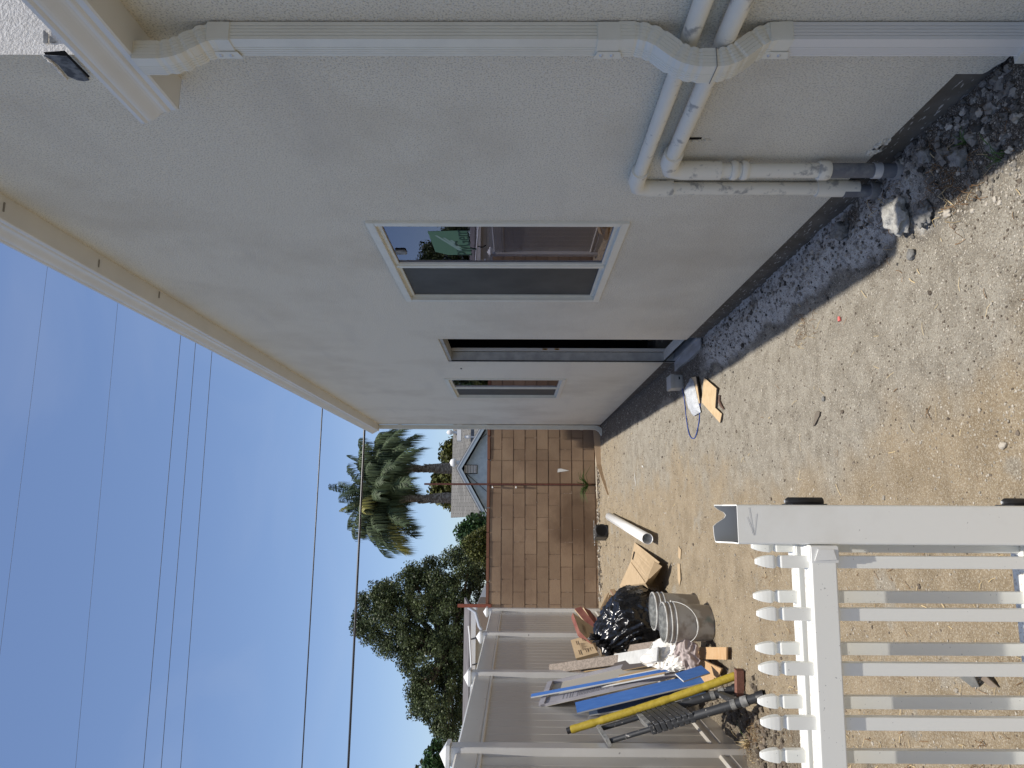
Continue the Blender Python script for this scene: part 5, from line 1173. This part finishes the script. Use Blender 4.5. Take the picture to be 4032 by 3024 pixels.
def rpipe(x, y, D_, h, r, cap, nm, lab):
    p = at(1, D_, *q6(x, y)); o = obj(nm, MB().tube([p+V((0, 0, -.3)), p+V((0, 0, h))], r, 12), 'galv', nh, label=lab)
    if cap: obj('cap', MB().lathe(p+V((0, 0, h-.02)), [(r*1.2, 0), (r*1.9, .03), (r*2.0, .12), (r*1.5, .22), (0, .27)], 16), 'siding', o)
rpipe(790, 350, 29.5, .06, .085, True, 'roof_vent', 'round white capped turbine vent'); rpipe(890, 190, 29, .12, .035, True, 'vent_pipe', 'thin vent pipe'); rpipe(790, 162, 31, .22, .055, True, 'vent_pipe', 'vent pipe near the ridge')
p = at(1, 28.95, *q6(808, 160)); obj('skylight', MB().box((p.x-.35, 28.9, p.z-.05), (p.x+.35, 29.3, p.z+.12)), 'siding', nh)
wr = MB(); P0 = at(1, D-.1, *q6(835, 345)); P1 = at(1, D-.1, *q6(975, 145))
wr.tube([at(1, D+.28, *q6(x, y)) for x, y in ((840, 350), (870, 290), (905, 250), (930, 210), (975, 170))], .012, 5)
wr.tube([at(1, D+.28, *q6(x, y)) for x, y in ((850, 420), (975, 530))], .012, 5); obj('wall_cable', wr, 'thincable', nh)
# --- neighbour on the left with white siding
wh = thing('sided_house', 'white sided house with dark shingle roof just over the left fence', 'house', (-4, 16, 0)); DW = 15.5
k2 = lambda x, y: (1350+x*700/2212, 2165+y*700/2212)
ev = at(1, DW, *k2(1600, 1000)).z; rt = at(1, DW+2.5, *k2(1532, 1000)).z; xr = at(1, DW, *k2(1600, 715)).x
obj('wall', MB().box((-12, DW+.3, 0), (xr-.15, DW+6, ev-.02)), 'siding', wh)
bo = MB()
for i in range(9): z = ev-.10-.14*i; bo.slab([(-12, DW+.298, z-.13), (xr-.15, DW+.298, z-.13), (xr-.15, DW+.285, z-.13), (-12, DW+.285, z-.13)], V((0, 0, .01)))
obj('siding_boards', bo, 'siding', wh)
obj('roof', MB().slab([(-12, DW, ev), (xr, DW, ev), (xr-.1, DW+2.5, rt), (-12, DW+2.5, rt)], V((0, 0, .05))), 'shingle_dark', wh)
obj('fascia', MB().box((-12, DW-.02, ev-.09), (xr, DW+.0, ev+.01)), 'siding', wh)
g0, g1_ = at(1, DW-.1, *k2(1565, 945)), at(1, DW-.1, *k2(1600, 1490)); g2_ = g1_+(g1_-g0)*2
obj('conduit', MB().tube([g0, at(1, DW-.1, *k2(1578, 1060)), g1_, g2_], .018, 8), 'siding', wh)
rn = MB(); 
pts_ = [at(1, 13.6, *k2(x, y)) for x, y in ((1560, 712), (1655, 775), (1700, 950), (1730, 990))]
rn.tube(pts_, .035, 10)
tag(obj('duct_pipe', rn, 'galv', base=pts_[-1]), 'grey bent metal pipe running down behind the white fence corner', 'pipe')
b0_ = at(1, 14.2, *k2(1600, 700)); b1_ = at(1, 14.2, *k2(1800, 1000))
tag(obj('shed', MB().slab([(b1_.x, 14.2, 0), (b0_.x+.05, 14.2, 0), (b0_.x+.05, 14.2, b0_.z-.12), (b1_.x, 14.2, b1_.z+.22)], V((0, 1.0, 0))), mat('shed_brown', (.26, .20, .15), .8, .2), base=(b1_.x, 14.2, 0)), 'low brown gable end just behind the left corner of the block wall', 'shed')
for x, y in ((1605, 1110), (1625, 1430)):
    p = at(1, DW-.02, *k2(x, y)); obj('eave_hook', MB().tube([p+V((0, 0, .03)), p, p+V((.03, -.02, -.08)), p+V((-.02, -.02, -.16))], .014, 6), 'black', wh)
# --- wires across the sky
def wire_(lab, D_, a, b_, r, mt, sag=.0, grp=None, ext=.6):
    P, Q_ = fullk(1, D_, *a), fullk(1, D_, *b_); d = Q_-P; P = P-d*ext; Q_ = Q_+d*ext; pts = [P+(Q_-P)*i/24+V((0, 0, -sag*4*(i/24)*(1-i/24))) for i in range(25)]
    tag(obj('power_cable', MB().tube(pts, r, 6), mt, base=P), lab, 'power line', grp)
kk_ = 4032/2212
def fk(x, y): return (x*kk_*2212/4032, y*kk_*2212/4032)
wire_('thick black cable crossing in front of the palms, lowest of all the lines', 13, (787, 937), (752, 1659), .021, 'cable')
wire_('thinner black cable just above the lowest thick one', 13.5, (696, 888), (652, 1659), .012, 'cable')
gt = 'thin wires high in the sky'
for a, b_, l in (((457, 770), (390, 1659), 'lowest of the three close thin wires'), ((422, 745), (348, 1659), 'middle of the three close thin wires'), ((390, 728), (310, 1659), 'highest of the three close thin wires'), ((252, 680), (163, 1659), 'lower of the two far apart hair thin wires'), ((102, 580), (0, 1410), 'topmost hair thin wire in the sky')):
    wire_(l, 30, a, b_, .0115 if 'hair' not in l else .006, 'thincable', 0, gt)
